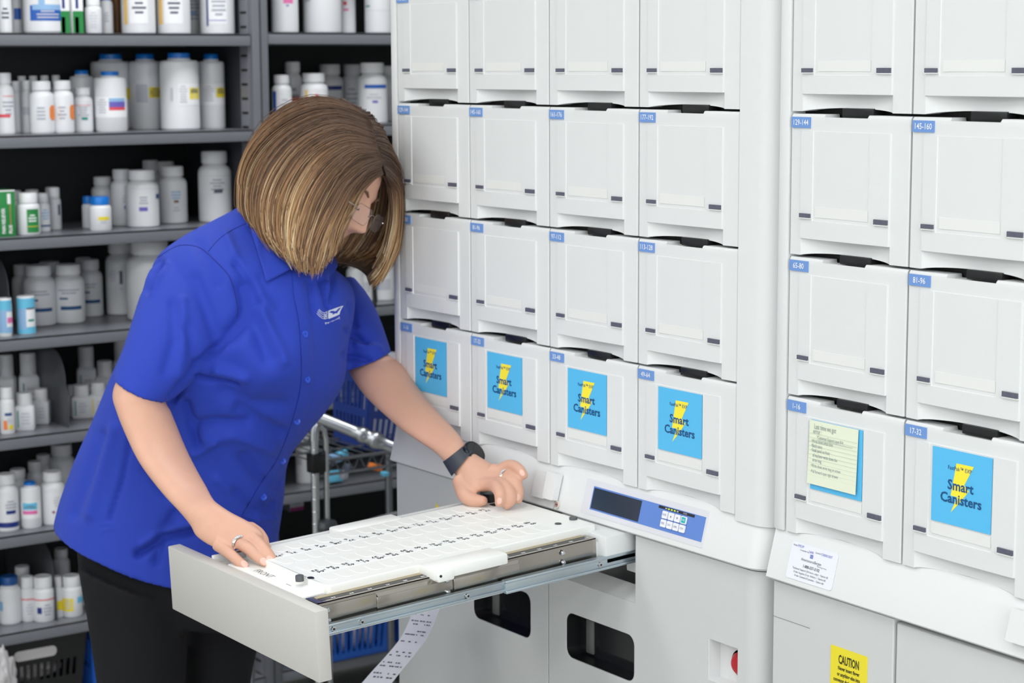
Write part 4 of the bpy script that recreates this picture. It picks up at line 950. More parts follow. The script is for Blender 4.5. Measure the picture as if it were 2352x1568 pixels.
def hit(u,v,off=.001):
    d=ray(u,v).normalized(); h=bvh.ray_cast(CP,d)
    if h[0] is None: return None,None
    return h[0]-d*off,h[1]
# ---- seams, placket, collar, buttons, logo
sm=MB()
def seam(pts,r=.0006,off=.0002,k=10):
    P=[np.array(p,float) for p in pts]; cur=[]
    for i in range((len(P)-1)*k+1):
        q=cr(P,i/k); h,n_=hit(q[0],q[1],off)
        if h is None: 
            if len(cur)>2: sm.tube(cur,r,5)
            cur=[]; continue
        if cur and (h-cur[-1]).length>.03:
            if len(cur)>2: sm.tube(cur,r,5)
            cur=[]
        cur.append(h)
    if len(cur)>2: sm.tube(cur,r,5)
seam([(343,606),(372,585),(405,566),(435,563),(465,572),(493,597),(520,625),(533,650),(543,690),(546,710),(544,728)],.0008)
seam([(478,578),(500,552),(530,530),(570,511)])
sm.build('seam',[blue2],SH)
def ribbon(name,La,Ra,off,m_,par,k=8,th=.001,nc=3):
    n=(len(La)-1)*k; A=[np.array(p,float) for p in La];B=[np.array(p,float) for p in Ra]; V=[];F=[]
    for i in range(n+1):
        a=cr(A,i/k);b=cr(B,i/k)
        for j in range(nc+1):
            q=a+(b-a)*j/nc; h,_=hit(q[0],q[1],off); 
            if h is None: h=Vector(V[-1]) if V else W(q[0],q[1],3)
            V.append(tuple(h))
    m1=nc+1
    for i in range(n):
        for j in range(nc): F.append((i*m1+j,i*m1+j+1,(i+1)*m1+j+1,(i+1)*m1+j))
    # give it thickness towards the body
    N=len(V); V+=[tuple(Vector(v)+RF*th) for v in V]; F+=[tuple(N+q for q in f[::-1]) for f in F]
    for i in range(n): F+=[(i*m1,(i+1)*m1,N+(i+1)*m1,N+i*m1),(i*m1+nc,N+i*m1+nc,N+(i+1)*m1+nc,(i+1)*m1+nc)]
    b=MB(); b.add(V,F); return b.build(name,[m_],par,sharp=60)
PLl=[(672,625),(676,680),(686,730),(692,800),(692,880),(674,960),(640,1050),(600,1110),(556,1185)]
PLr=[(706,632),(708,690),(716,740),(720,800),(718,880),(700,966),(662,1058),(628,1120),(600,1200)]
ribbon('placket',PLl,PLr,.0022,blue,SH,th=.002)
seam([(p[0]+1,p[1]) for p in PLl],.0006,.0026)
for (u,v) in ((701,767),(706,871),(682,967),(649,1058),(605,1141)):
    h,n_=hit(u,v,.0035); b=MB(); n_=(-RF*.45+RR*.5+RU*.05).normalized() if v<900 else (-RF*.7+RR*.4).normalized()
    M=frame(h,RU.cross(n_),n_.cross(RU.cross(n_))); b.lathe([(.0052,-.001),(.0056,.0004),(.0052,.0014),(.0038,.0010),(.0005,.0009)],22,0,M); b.lathe([(.0012,.0009),(.0010,.0012)],6,1,M); b.build('button',[blueb,blue2],SH)
# logo
lg=MB(); q=lambda x,y:(700+x/19.6,680+y/19.6)
def patch(poly):
    V=[]
    for x,y in poly: h,_=hit(*q(x,y),.0014); V.append(tuple(h))
    c=tuple(np.mean(V,0)); V.append(c); n=len(V)-1; lg.add(V,[(i,(i+1)%n,n) for i in range(n)],0)
patch([(1065,660),(1300,570),(1520,490),(1750,425),(1690,510),(1640,600),(1600,700),(1570,820),(1400,900),(1250,960),(1100,1020),(1060,1000),(1060,830)])
for L_ in ([(655,590),(720,670),(800,725),(880,750),(950,735),(1005,690)],[(610,620),(680,720),(770,795),(870,840),(960,830),(1020,800)],[(580,685),(650,790),(740,880),(850,930),(960,920),(1025,890)],[(545,765),(620,860),(700,930),(800,1000),(900,1030),(1025,990)]):
    P=[hit(*q(x,y),.0012)[0] for x,y in L_]; lg.tube(P,.00045,5)
for a,b in (((870,760),(1020,1000)),((900,1020),(1020,700)),((860,900),(1020,800)),((860,1000),(1010,880))):
    P=[hit(*q(a[0]+(b[0]-a[0])*s,a[1]+(b[1]-a[1])*s),.0012)[0] for s in (0,.5,1)]; lg.tube(P,.00035,5)
a=hit(748,745,.002)[0]; b=hit(779,731,.002)[0]; nn=(-RF); xd=(b-a); M=frame(a,xd,nn.cross(xd)); lg.text('IHS Pharmacy',xd.length/5.2,M,0,bold=.02)
lg.build('logo',[mat('logo_white',(214,220,236),.6)],SH)
# collar: near flap, stand, far flap
def W3(u,v,D): return W(u,v,D)
def sheet(name,rowsA,par,m_,th=.0022):
    V=[];F=[]; n=len(rowsA[0]); k=4
    R_=[]; 
    for row in rowsA:
        P=[np.array(tuple(W(*p))) for p in row]; R_.append(np.array([cr(P,i/k) for i in range((n-1)*k+1)]))
    RR2=[cr(R_,j/k) for j in range((len(R_)-1)*k+1)] if len(R_)>1 else R_
    n2=len(RR2[0]); 
    for r_ in RR2: V+=[tuple(x) for x in r_]
    for i in range(len(RR2)-1):
        for j in range(n2-1): F.append((i*n2+j,i*n2+j+1,(i+1)*n2+j+1,(i+1)*n2+j))
    b=MB(); N=len(V); b.add(V,F); 
    o=b.build(name,[m_],par,sharp=60); s=o.modifiers.new('s','SOLIDIFY'); s.thickness=th; s.offset=0; return o
def hd(u,v,o): h,_=hit(u,v,0); return px(h)[2]-o if h is not None else 3.02
fold=[(566,452,3.06),(592,490,3.005),(620,528,2.985),(645,565,2.975),(677,610,2.975)]
mid=[(566,485,3.045),(585,520,2.99),(604,560,2.975),(628,600,2.965),(660,622,2.965)]
out=[(568,516,hd(568,516,.005)),(580,540,hd(582,540,.006)),(594,585,hd(594,585,.007)),(604,618,hd(606,618,.008)),(611,648,hd(611,648,.008))]
oD=[min(p[2],2.99) for p in out]; out=[(p[0],p[1],d_) for p,d_ in zip(out,oD)]; mid=[(u_,v_,min(d_,hd(u_,v_,.009))) for u_,v_,d_ in mid]; fold=[(u_,v_,min(d_,hd(u_,v_,.010))) for u_,v_,d_ in fold]
sheet('collar',[fold,mid,out],SH,blue)
stand=[(575,455,3.10),(600,500,3.06),(630,540,3.035),(655,580,3.02),(682,612,3.0)]
sheet('collar',[fold,stand],SH,blue,.0015)
sheet('collar',[[(735,560,3.13),(745,585,3.09),(748,602,3.05),(735,618,3.02)],[(755,565,3.15),(770,595,3.11),(774,615,3.07),(752,636,3.03)]],SH,blue)
# ---- body
bd=MB()
loft(bd,[ring(a,b,D,T,40,0,2.1,gr=.76) for a,b,D,T,sg in TQ[2:-2]],3)
loft(bd,[ring(a,b,D,T,40,0,2.1,gr=.72) for a,b,D,T,sg in TQ[:4]],3)
# neck
loft(bd,[ring((600,560),(745,640),3.09,.060,32),ring((606,520),(722,590),3.085,.056,32),ring((628,480),(735,548),3.07,.054,32),ring((645,440),(750,520),3.05,.056,32)],4)
HF=(RR*.80-RU*.46-RF*.30).normalized(); HU=(RR*.50+RU*.86); HU=(HU-HF*HU.dot(HF)).normalized(); HX=HF.cross(HU)
nose=W(843,545,3.0); HC=nose-HF*.119+HU*.038
HM=Matrix((HX,HF,HU)).transposed().to_4x4(); HM.translation=HC
hdv=[];hdf=[];NU,NV=120,90
def g_(x,s): return math.exp(-(x/s)**2)
for j in range(NV+1):
    ph=math.pi*j/NV
    for i in range(NU):
        th=2*math.pi*i/NU; x=math.sin(ph)*math.cos(th); y=math.sin(ph)*math.sin(th); z=math.cos(ph)
        X=x*.076; Y=y*.096; Z=z*.117
        if Z<0:
            t=-Z/.117; X*=1-.42*t**1.6; 
            if Y<0: Y*=1-.55*t
            else: Y=Y*(1-.08*t)+.010*t*max(0,y)
        if Y>0: Y=Y*(.97)
        fr=max(0,y)
        if Y>0.02:
            Y+=.004*g_(X,.05)*g_(Z-.055,.03)
            nz=max(0,min(1,(.010-Z)/.044)) if Z>-.035 else max(0,1-(-.035-Z)/.010)
            wN=.0085+.006*nz
            Y+=(.003*g_(Z-.0,.02)+.0235*nz)*g_(X,wN)
            Y+=.004*g_(abs(X)-.013,.005)*g_(Z+.038,.008)
            Y-=.009*g_(abs(X)-.031,.015)*g_(Z+.001,.013)
            Y+=.0035*g_(abs(X)-.031,.010)*g_(Z+.002,.008)
            Y+=.0035*g_(abs(X)-.028,.022)*g_(Z-.019,.007)
            Y+=.005*g_(X,.020)*(g_(Z+.064,.0045)+g_(Z+.074,.005))-.003*g_(X,.022)*g_(Z+.0685,.0025)
            Y+=.006*g_(X,.020)*g_(Z+.103,.014)
            Y+=.003*g_(abs(X)-.040,.02)*g_(Z+.030,.02)
        hdv.append((X,Y,Z))
for j in range(NV):
    for i in range(NU): hdf.append((j*NU+i,(j+1)*NU+i,(j+1)*NU+(i+1)%NU,j*NU+(i+1)%NU))
bd.add(hdv,hdf,0,HM)
for s in (-1,1): # ears
    e=MB(); e.lathe([(.001,-.006),(.016,-.004),(.021,.001),(.020,.005),(.012,.003),(.004,.001)],20,0,HM@Matrix.Translation((s*.078,-.008,-.008))@Matrix.Rotation(s*math.radians(75),4,'Y')@Matrix.Diagonal((1.35,.85,1,1))); bd.add(e.v,e.f)
# near arm and hand
RA=[((415,645),(470,685),3.00,.030),((322,798),(402,842),2.935,.038),((274,866),(379,914),2.895,.043),((260,905),(392,946),2.88,.045),((268,942),(408,985),2.865,.044),((291,1000),(428,1033),2.84,.042),((322,1063),(452,1080),2.80,.037),((372,1130),(474,1118),2.755,.030),((414,1176),(488,1143),2.71,.0235),((438,1206),(500,1156),2.69,.020),((451,1230),(532,1177),2.675,.018),((480,1251),(572,1198),2.66,.016),((508,1262),(602,1222),2.645,.013),((522,1262),(604,1238),2.64,.009)]
loft(bd,[ring(*q_,n=32) for q_ in RA],5)
for F_ in ([(500,1250,2.65,.0095),(514,1260,2.638,.0084),(530,1273,2.622,.0077),(546,1287,2.611,.0072),(561,1298,2.604,.0061)],
 [(520,1236,2.655,.0098),(543,1245,2.642,.0088),(567,1257,2.622,.0083),(592,1278,2.606,.0078),(611,1292,2.599,.0064)],
 [(545,1222,2.66,.0105),(572,1230,2.648,.0096),(593,1247,2.63,.0088),(612,1268,2.612,.0082),(627,1286,2.603,.0066)],
 [(570,1212,2.665,.0105),(590,1224,2.66,.0098),(601,1238,2.655,.0094),(606,1252,2.652,.0085),(616,1266,2.655,.0072)],
 [(480,1180,2.69,.013),(515,1196,2.70,.012),(545,1215,2.70,.0105),(568,1236,2.695,.0085)]): blobtube(bd,F_)
# far arm and hand
k4=.04
LA=[((790,765),(838,730),3.205,.030,),((800,842),(885,806),3.17,.037),((812,872),(919,833),3.14,.043),((841,912),(948,872),3.10,.041),((881,950),(980,915),3.05,.037),((921,985),(1009,950),3.005,.033),((960,1012),(1036,977),2.965,.028),((1000,1039),(1057,1002),2.925,.0245),((1027,1067),(1073,1027),2.895,.0225),((1046,1090),(1092,1042),2.88,.021),((1054,1112),(1118,1058),2.865,.020),((1062,1128),(1142,1072),2.85,.018),((1085,1133),(1158,1080),2.84,.015),((1112,1126),(1163,1090),2.835,.011)]
loft(bd,[ring(*q_,n=32) for q_ in LA],5)
for F_ in ([(1128,1078,2.85,.0105),(1146,1081,2.845,.0094),(1162,1071,2.84,.0089),(1178,1069,2.83,.0086),(1194,1079,2.815,.008),(1203,1091,2.81,.0066)],
 [(1130,1092,2.845,.0108),(1150,1097,2.84,.0100),(1169,1097,2.825,.0096),(1185,1110,2.81,.0092),(1190,1132,2.805,.0086),(1190,1147,2.805,.0070)],
 [(1118,1104,2.84,.0108),(1140,1108,2.83,.0103),(1159,1116,2.81,.0098),(1171,1131,2.797,.0092),(1173,1147,2.795,.0086),(1165,1159,2.797,.0072)],
 [(1105,1112,2.84,.011),(1128,1112,2.825,.0102),(1142,1119,2.805,.0098),(1149,1133,2.792,.0090),(1149,1146,2.79,.0082),(1147,1154,2.79,.0068)],
 [(1060,1100,2.87,.014),(1063,1117,2.86,.0130),(1069,1136,2.84,.0118),(1083,1147,2.83,.0106),(1098,1150,2.825,.0095),(1109,1150,2.82,.0075)]): blobtube(bd,F_)
# legs
def legs(mb,gr,foot=True):
    c0=np.array(W(385,1180,3.17)); 
    loft(mb,[ring((175,1130),(600,1215),3.16,.140,40,gr=gr),ring((176,1200),(602,1300),3.165,.150,40,gr=gr),ring((183,1300),(596,1395),3.17,.145,40,gr=gr),ring((195,1380),(590,1450),3.17,.125,40,gr=gr)],4)
    for (rings,off) in (([((182,1290),(440,1380),3.10,.100),((200,1400),(432,1470),3.10,.095),((228,1568),(422,1610),3.10,.085)],0),([((360,1330),(592,1400),3.24,.095),((405,1430),(594,1480),3.24,.090),((425,1568),(573,1600),3.23,.080)],1)):
        R_=[ring(a,b,D,T,40,gr=gr) for a,b,D,T in rings]; c=R_[-1].mean(0)
        for (dz,r,dx) in ((.44,.066,.02),(.34,.060,.0),(.20,.050,-.02),(.10,.046,-.03)): R_.append(wring((c[0]+dx,c[1],dz),r*gr,r*gr))
        loft(mb,R_,4)
        if foot is not None: foot.append((c[0]-.03,c[1]))
ft=[]; legs(bd,.80,ft)
for fx_,fy_ in ft:
    V=[];  # foot inside the shoe
    for i,(dx,w_,h_) in enumerate(((-.06,.024,.05),(0,.032,.075),(.06,.036,.05),(.12,.036,.03),(.155,.02,.02))):
        th=np.arange(24)*2*math.pi/24; V.append(np.stack([np.full(24,fx_+dx),fy_+w_*np.cos(th),.02+h_/2+h_/2*np.sin(th)],1))
    loft(bd,V,3)
    bd.cyl((fx_,fy_,.04),(fx_,fy_,.14),.038,20)
skin=mat('skin',(214,166,143),.45,spec=.35,sub=.12,noise=.05,nscale=60,bump=.15,bscale=500)
BODY=remesh('body',bd,.0021,3,[skin],PE)
tr=MB(); legs(tr,1.0,None)
def trpost(me):
    n=len(me.vertices); co=np.empty(n*3); me.vertices.foreach_get('co',co); co=co.reshape(-1,3); no=np.empty(n*3); me.vertices.foreach_get('normal',no); no=no.reshape(-1,3)
    w_=np.zeros(n); rs=np.random.RandomState(5)
    for i in range(10):
        k=rs.normal(size=3); k[2]*=2; fr=rs.uniform(15,45); w_+=np.sin(co@k*fr/np.linalg.norm(k)+rs.uniform(0,6))*12/fr
    me.vertices.foreach_set('co',(co+no*(w_*.0008)[:,None]).ravel()); me.update()
remesh('trousers',tr,.006,3,[mat('trouser_black',(24,24,27),.85,spec=.2,bump=.3,bscale=900)],PE,trpost)
for fx_,fy_ in ft:
    b=MB(); R_=[]
    for dx,w_,h_ in ((-.085,.018,.05),(-.075,.032,.075),(-.03,.040,.085),(.03,.042,.075),(.09,.046,.055),(.15,.042,.042),(.18,.026,.034),(.186,.008,.026)):
        th=np.arange(28)*2*math.pi/28; z_=.004+h_/2+h_/2*np.sign(np.sin(th))*np.abs(np.sin(th))**.7; R_.append(np.stack([np.full(28,fx_+dx),fy_+w_*np.cos(th),z_],1))
    loft(b,R_,3); b.box(fx_-.08,fx_+.175,fy_-.036,fy_+.036,0,.014,1,.006); b.build('shoe',[black,mat('sole_dark',(34,34,36),.7)],PE)
# nails
nail=mat('fingernail',(234,186,170),.25,spec=.6)
bb=BVHTree.FromPolygons([v.co[:] for v in BODY.data.vertices],[tuple(p.vertices) for p in BODY.data.polygons])
for (u,v,du,dv,w_,l_) in ((563,1296,8,7,.0042,.0055),(608,1290,8,6,.0046,.006),(622,1286,7,8,.0046,.006),(1200,1087,4,8,.0038,.005),(1147,1152,-1,8,.0038,.005),(1190,1143,1,8,.004,.005)):
    d=ray(u,v).normalized(); h=bb.ray_cast(CP,d)
    if h[0] is None: continue
    nn=(h[1]*.75-RF*.25+RU*.1).normalized(); dirv=(RR*du-RU*dv).normalized(); dirv=(dirv-nn*dirv.dot(nn)).normalized(); M=frame(h[0]+nn*.0001-dirv*.001,nn.cross(dirv)*-1,dirv) if False else frame(h[0]-dirv*.001,dirv.cross(nn),dirv)
    b=MB(); b.lathe([(1,-.0006),(1,.0002),(.8,.0006),(.4,.0009),(.01,.001)],18,0,M@Matrix.Diagonal((w_,l_,1,1))); b.build('fingernail',[nail],BODY)
# brows, closed-down eyes with lashes
for s in (-1,1):
    b=MB(); P=[HM@Vector((s*x,y,z)) for x,y,z in ((.014,.0945,.016),(.024,.0935,.021),(.036,.088,.022),(.047,.076,.017))]; b.tube(P,[.0012,.0022,.002,.0007],8); b.build('eyebrow',[mat('brow_brown',(112,82,64),.8)],BODY)
    b=MB(); P=[HM@Vector((s*x,y,z)) for x,y,z in ((.019,.0925,-.006),(.026,.0955,-.0085),(.034,.0935,-.009),(.043,.084,-.006))]; b.tube(P,[.0006,.0011,.0011,.0006],6); b.build('eyelashes',[mat('lash_dark',(50,38,34),.8)],BODY)
# ---- glasses
GL=bpy.data.objects.new('glasses',None); COL.objects.link(GL); GL.parent=PE
lens=mat('lens_glass',(235,240,245),.03,spec=.8); lens.node_tree.nodes['Principled BSDF'].inputs['Alpha'].default_value=.04; gm=mat('glasses_metal',(170,160,150),.2,metal=1)
for s in (-1,1):
    b=MB(); M=HM@Matrix.Translation((s*.033,.1075,-.012))@Matrix.Rotation(math.radians(90),4,'X')@Matrix.Rotation(s*math.radians(-7),4,'Y'); b.mesh(plate([rrect(-.0245,.0245,-.014,.014,.009,5)],.0016,.0004),0,M); b.build('lens',[lens],GL)
    b=MB(); P=[M@Vector((x,y,0)) for x,y in rrect(-.0245,.0245,-.014,.014,.009,5)]; P.append(P[0]); b.tube(P,.0004,5)
    P=[HM@Vector(q_) for q_ in ((s*.057,.106,-.006),(s*.068,.099,-.006),(s*.078,.06,-.004),(s*.081,.0,-.002),(s*.079,-.02,-.02))]; b.tube(P,.0009,6); b.build('temple',[gm],GL)
b=MB(); P=[HM@Vector(q_) for q_ in ((-.010,.108,-.010),(-.005,.111,-.005),(.005,.111,-.005),(.010,.108,-.010))]; b.tube(P,.0009,6); b.build('bridge',[gm],GL)
# ---- rings, watch, necklace
def torus(mb,c,ax,R_,r,n=28,m=8,mi=0):
    ax=Vector(ax).normalized(); a=ax.orthogonal().normalized(); b_=ax.cross(a); pts=[Vector(c)+a*R_*math.cos(t)+b_*R_*math.sin(t) for t in [2*math.pi*i/n for i in range(n+1)]]; mb.tube(pts,r,m,mi)
silver=mat('ring_silver',(215,212,208),.15,metal=1); dia=mat('diamond',(245,248,255),.05,spec=1,trans=.4)
def finger_ring(p0,p1,R_,nm):
    a=W(*p0);b_=W(*p1); ax=(b_-a).normalized(); c=(a+b_)/2; b=MB(); torus(b,c,ax,R_,.0011); torus(b,c+ax*.0022,ax,R_,.0009)
    top=(-RF*.6+RU*.8); top=(top-ax*top.dot(ax)).normalized()
    for i in range(-2,3):
        d=(top*math.cos(i*.28)+ax.cross(top)*math.sin(i*.28)); b.add(*(lambda o_:(o_.v,o_.f))(MB().lathe([(.0005,-.001),(.0026 if i==0 else .0017,.0006),(.0018 if i==0 else .0011,.0018),(.0002,.002)],8,0,frame(c+ax*.001+d*(R_+.0008),d.orthogonal(),d.cross(d.orthogonal())))),1)
    o=b.build('finger_ring',[silver,dia],PE); o['label']=nm; return o
finger_ring((543,1246,2.642),(556,1253,2.631),.0104,'silver ring with clear stones on the near hand')
finger_ring((1158,1097,2.834),(1166,1097,2.828),.0104,'silver ring with clear stones on the far hand')
wr=MB(); ra=ring((1020,1058),(1069,1019),2.902,.0240,36,gr=1.12); rb_=ring((1040,1090),(1084,1036),2.885,.0230,36,gr=1.12)
n=36; V=[tuple(x) for x in ra]+[tuple(x) for x in rb_]; ra2=ring((1020,1058),(1069,1019),2.902,.0240,36,gr=.9); rb2=ring((1040,1090),(1084,1036),2.885,.0230,36,gr=.9); V+=[tuple(x) for x in ra2]+[tuple(x) for x in rb2]
F=[]
for k in range(n): k2=(k+1)%n; F+=[(k,k2,n+k2,n+k),(2*n+k,3*n+k,3*n+k2,2*n+k2),(k,2*n+k,2*n+k2,k2),(n+k,n+k2,3*n+k2,3*n+k)]
wr.add(V,F); WT=wr.build('wristwatch',[mat('watch_strap',(52,56,66),.45)],PE,rec=True)
nn=(RR*.62+RU*.56-RF*.52).normalized(); c=W(1088,1040,2.885); a_=nn.orthogonal(); b=MB(); M=frame(c,a_,nn.cross(a_)); b.lathe([(.0165,-.006),(.0185,-.003),(.0188,.003),(.0175,.005),(.0160,.0052),(.0155,.0046)],32,0,M); b.lathe([(.0154,.0044),(.0154,.0050)],32,1,M); b.build('watch_case',[mat('watch_case',(38,38,46),.25,metal=.5),mat('watch_glass',(14,14,18),.08)],WT)
nk=MB(); torus(nk,W(684,597,3.0),(RR*.7+RU*.2-RF*.6),.0062,.0011); torus(nk,W(680,609,2.985),(RR*.3+RU*.1-RF*.9),.0058,.0010); nk.build('necklace_rings',[gm],PE)
# ---- hair
ell=(.090,.113,.131)
def surf(u,v,side=-1,off=0,cap_=None):
    d=ray(u,v); Mi=HM.inverted(); o=Mi@CP; dd=Mi.to_3x3()@d
    o=Vector((o.x/ell[0],(o.y+.004)/ell[1],(o.z-.004)/ell[2])); q=Vector((dd.x/ell[0],dd.y/ell[1],dd.z/ell[2]))
    A=q.dot(q);B=2*o.dot(q);C_=o.dot(o)-1; disc=B*B-4*A*C_
    t=-B/(2*A) if disc<=0 else (-B+side*math.sqrt(disc))/(2*A)
    if cap_ is not None: t=min(t,cap_)
    return t+off
NG=[ # near side guides: photo pixels, cap depth for the hanging part
[(878,400),(850,411),(826,430),(811,454),(800,480),(789,502),(780,525),(772,552),(762,582)],
[(874,385),(834,398),(801,430),(781,468),(769,502),(760,533),(753,566),(743,596),(733,618)],
[(876,375),(830,392),(788,430),(760,480),(742,520),(730,555),(724,585),(720,610),(718,632)],
[(868,350),(812,352),(758,392),(722,445),(704,495),(694,535),(690,570),(694,598),(700,622)],
[(862,328),(790,318),(722,352),(678,408),(655,460),(648,505),(650,545),(660,575),(676,600)],
[(856,305),(770,288),(690,325),(640,380),(614,435),(608,480),(612,520),(626,548),(645,572)],
[(850,285),(765,265),(672,302),(612,362),(585,415),(577,455),(580,490),(592,515),(612,532)],
[(838,266),(755,251),(655,290),(594,352),(570,405),(565,440),(564,465),(568,482),(574,492)],
[(820,250),(745,247),(650,290),(590,350),(569,400),(565,435),(566,455),(570,470),(580,480)]]
caps=[2.965,2.95,2.94,2.935,2.94,2.955,2.985,3.03,3.08]
offs=[0,0,0,0,0,0,.015,.03,.07]
def G3(pts,side,cap_,off,grow=0): return [np.array(W(u,v,surf(u,v,side,0,cap_)+off*min(1,i/3))) for i,(u,v) in enumerate(pts)]
NGW=[G3(p_,-1,c_,o_) for p_,c_,o_ in zip(NG,caps,offs)]
FG=[
[(884,404,-.004),(895,423,.01),(903,450,.02),(903,490,.03),(897,530,.035),(890,560,.04),(878,590,.04),(862,620,.03),(845,640,.02)],
[(879,388,-.004),(902,415,.01),(911,450,.03),(912,500,.05),(907,545,.06),(898,575,.06),(886,602,.06),(870,635,.05),(852,660,.04)],
[(873,366,-.004),(902,395,.015),(915,440,.05),(917,490,.08),(911,540,.10),(903,570,.10),(890,590,.10),(868,610,.09),(845,640,.08)],
[(865,341,-.004),(896,362,.02),(912,410,.07),(914,470,.11),(905,530,.13),(892,565,.14),(875,590,.14),(850,605,.13),(826,622,.11)],
[(857,317,-.004),(886,335,.03),(900,390,.10),(898,460,.14),(885,520,.16),(868,560,.17),(848,585,.17),(822,600,.16),(800,612,.14)],
[(852,290,0),(868,310,.04),(872,370,.14),(865,440,.18),(850,510,.19),(830,550,.19),(812,580,.19),(795,598,.18),(778,608,.16)],
[(836,262,0),(840,290,.08),(830,360,.18),(815,430,.20),(800,500,.20),(785,540,.20),(770,570,.20),(755,590,.19),(745,600,.18)],
[(815,248,0),(790,270,.12),(760,340,.20),(730,420,.21),(710,480,.20),(700,520,.19),(695,550,.18),(690,570,.17),(690,580,.16)],
[(795,246,.0),(720,275,.14),(670,340,.19),(640,400,.18),(625,450,.16),(620,480,.15),(620,505,.14),(620,520,.13),(625,530,.12)]]
FGW=[[np.array(W(u,v,(surf(u,v,-1) if o_<.12 else 3.03)+(o_ if o_<.12 else o_))) for (u,v,o_) in p_] for p_ in FG]
# far side guides keep outside the skull
Mi=HM.inverted()
def pushout(p,k=1.0):
    q=Mi@Vector(p); e=Vector((q.x/(ell[0]*.96),(q.y+.004)/(ell[1]*.96),(q.z-.004)/(ell[2]*.96))); L_=e.length
    if L_<k and q.z>-.06: q=Vector((q.x/L_*k,(q.y+.004)/L_*k-.004,(q.z-.004)/L_*k+.004)); return np.array(HM@q)
    return np.array(p)
hs=MB(); hcol=[]
def shell(G,inner=.0035):
    A=np.array([[cr(g,t/4) for t in range((len(g)-1)*4+1)] for g in G]); A=np.array([cr(list(A),s/4) for s in range((len(G)-1)*4+1)])
    c=np.array(HC); V=[];F=[];m,n=A.shape[:2]
    for i in range(m):
        for j in range(n):
            p=A[i,j]; p=pushout(p,1.0); d=p-c; d/=np.linalg.norm(d); V.append(tuple(p-d*inner))
    for i in range(m-1):
        for j in range(n-1): F.append((i*n+j,i*n+j+1,(i+1)*n+j+1,(i+1)*n+j))
    hs.add(V,F); 
shell(NGW); shell(FGW)
rs=np.random.RandomState(11)
def hairmat(name):
    M_=bpy.data.materials.new(name); M_.use_nodes=True; nt=M_.node_tree; b=nt.nodes['Principled BSDF']; at=nt.nodes.new('ShaderNodeAttribute'); at.attribute_name='strand_colour'
    nt.links.new(at.outputs['Color'],b.inputs['Base Color']); b.inputs['Roughness'].default_value=.42; b.inputs['Specular IOR Level'].default_value=.45
    return M_
hm=hairmat('hair_strand'); hbase=mat('hair_under',(74,55,42),.6)
SHL=hs.build('hair',[hbase],PE,sharp=180); so=SHL.modifiers.new('s','SOLIDIFY'); so.thickness=.002; so.offset=0
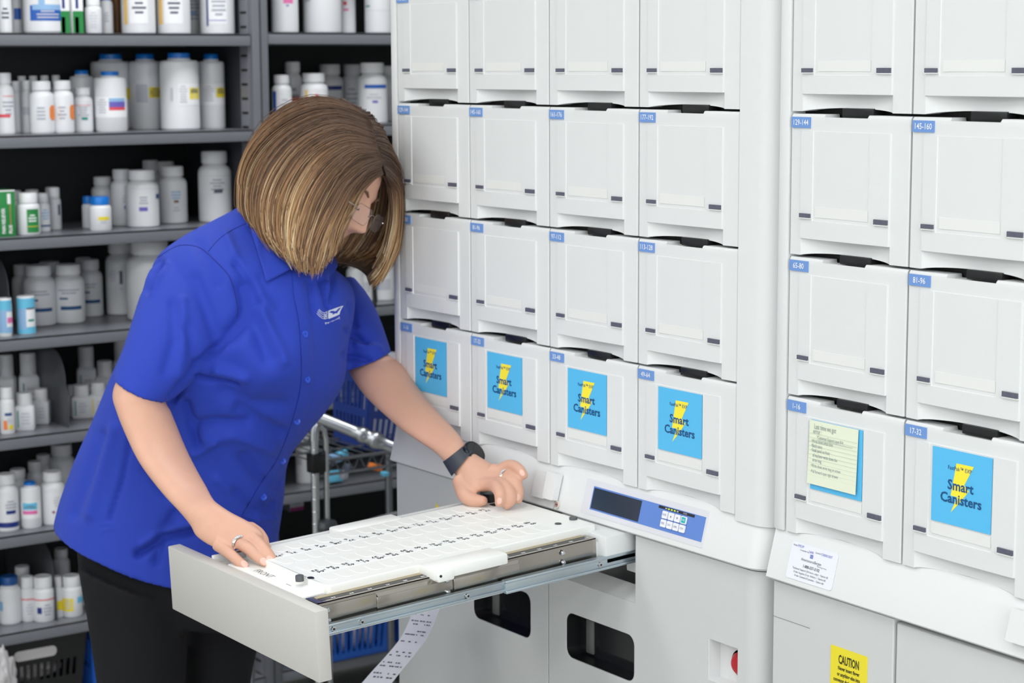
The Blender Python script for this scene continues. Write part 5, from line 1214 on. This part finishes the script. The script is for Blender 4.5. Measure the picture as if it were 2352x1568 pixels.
# strands
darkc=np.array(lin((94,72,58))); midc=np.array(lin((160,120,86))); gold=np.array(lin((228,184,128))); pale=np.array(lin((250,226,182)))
def strands(G,count,seed,rad,lift,jit,ends):
    rs=np.random.RandomState(seed); V=[];F=[];C=[]
    fine=[np.array(g) for g in G]; ng=len(G)-1; K_=22; ns=3
    clump=rs.uniform(0,ng,int(count/16)); 
    tone=rs.beta(.8,.85,len(clump))
    for s in range(count):
        ci=rs.randint(len(clump)); s_=min(ng,max(0,clump[ci]+rs.normal()*.13)); k=rs.normal(0,1)
        gp=cr(fine,s_) if 0<s_<ng else fine[int(round(s_))]
        gp=list(gp); L_=len(gp)-1; t0=0 if rs.rand()<.8 else rs.uniform(0,.25); t1=1-abs(rs.normal())*ends
        dep=lift*rs.uniform(-.4,.8)+ (.0055*math.sin(ci*2.7)); ph=ci*1.3+rs.normal()*.25; t1*=1-.11*abs(math.sin(ci*5.1)); lat_x=(rs.normal()*.004 if rs.rand()<.05 else 0); dep+=abs(lat_x)*.5; base=None
        lat=rs.normal()*jit+lat_x; pts=[];
        for j in range(K_+1):
            t=(t0+(t1-t0)*j/K_); p=cr(gp,t*L_); c_=np.array(HC); d=p-c_; d/=np.linalg.norm(d)
            q=cr(gp,min(L_,t*L_+.05))-cr(gp,max(0,t*L_-.05)); q/=np.linalg.norm(q)+1e-9; side=np.cross(q,d)
            p=pushout(p,1.0)
            p=p+d*dep*min(1,t*4+.3)+side*(lat*min(1,t*3)+.0038*math.sin(ph+t*6)*t+ (t**3)*k*.004)
            pts.append(p)
        tn=tone[ci]*.75+rs.rand()*.25
        for j,p in enumerate(pts):
            t=t0+(t1-t0)*j/K_; q=pts[min(j+1,K_)]-pts[max(j-1,0)]; q/=np.linalg.norm(q)+1e-9
            a=np.cross(q,np.array(RF)); a/=np.linalg.norm(a)+1e-9; b_=np.cross(q,a); r=rad*(1-.75*max(0,(t-.7)/.3))*(.5 if j==0 else 1)
            g=min(1,max(0,(t-.05)/.42)); w_=tn*g
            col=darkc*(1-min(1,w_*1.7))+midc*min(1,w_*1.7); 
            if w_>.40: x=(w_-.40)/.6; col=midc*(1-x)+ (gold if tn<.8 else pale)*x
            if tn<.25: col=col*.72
            for m_ in range(ns):
                an=2*math.pi*m_/ns; V.append(p+a*r*math.cos(an)+b_*r*math.sin(an)); C.append(col)
        b0=len(V)-(K_+1)*ns
        for j in range(K_):
            for m_ in range(ns):
                x=b0+j*ns+m_; y=b0+j*ns+(m_+1)%ns; F.append((x,y,y+ns,x+ns))
    return V,F,C
def strandmesh(name,*a):
    V,F,C=strands(*a); me=bpy.data.meshes.new(name); me.from_pydata([tuple(v) for v in V],[],F); me.materials.append(hm)
    at=me.color_attributes.new('strand_colour','FLOAT_COLOR','POINT'); arr=np.ones((len(C),4)); arr[:,:3]=np.array(C); at.data.foreach_set('color',arr.ravel())
    me.polygons.foreach_set('use_smooth',[True]*len(F)); me.update(); o=bpy.data.objects.new(name,me); COL.objects.link(o); o.parent=SHL; o['kind']='stuff' if False else 'part'; del o['kind']; return o
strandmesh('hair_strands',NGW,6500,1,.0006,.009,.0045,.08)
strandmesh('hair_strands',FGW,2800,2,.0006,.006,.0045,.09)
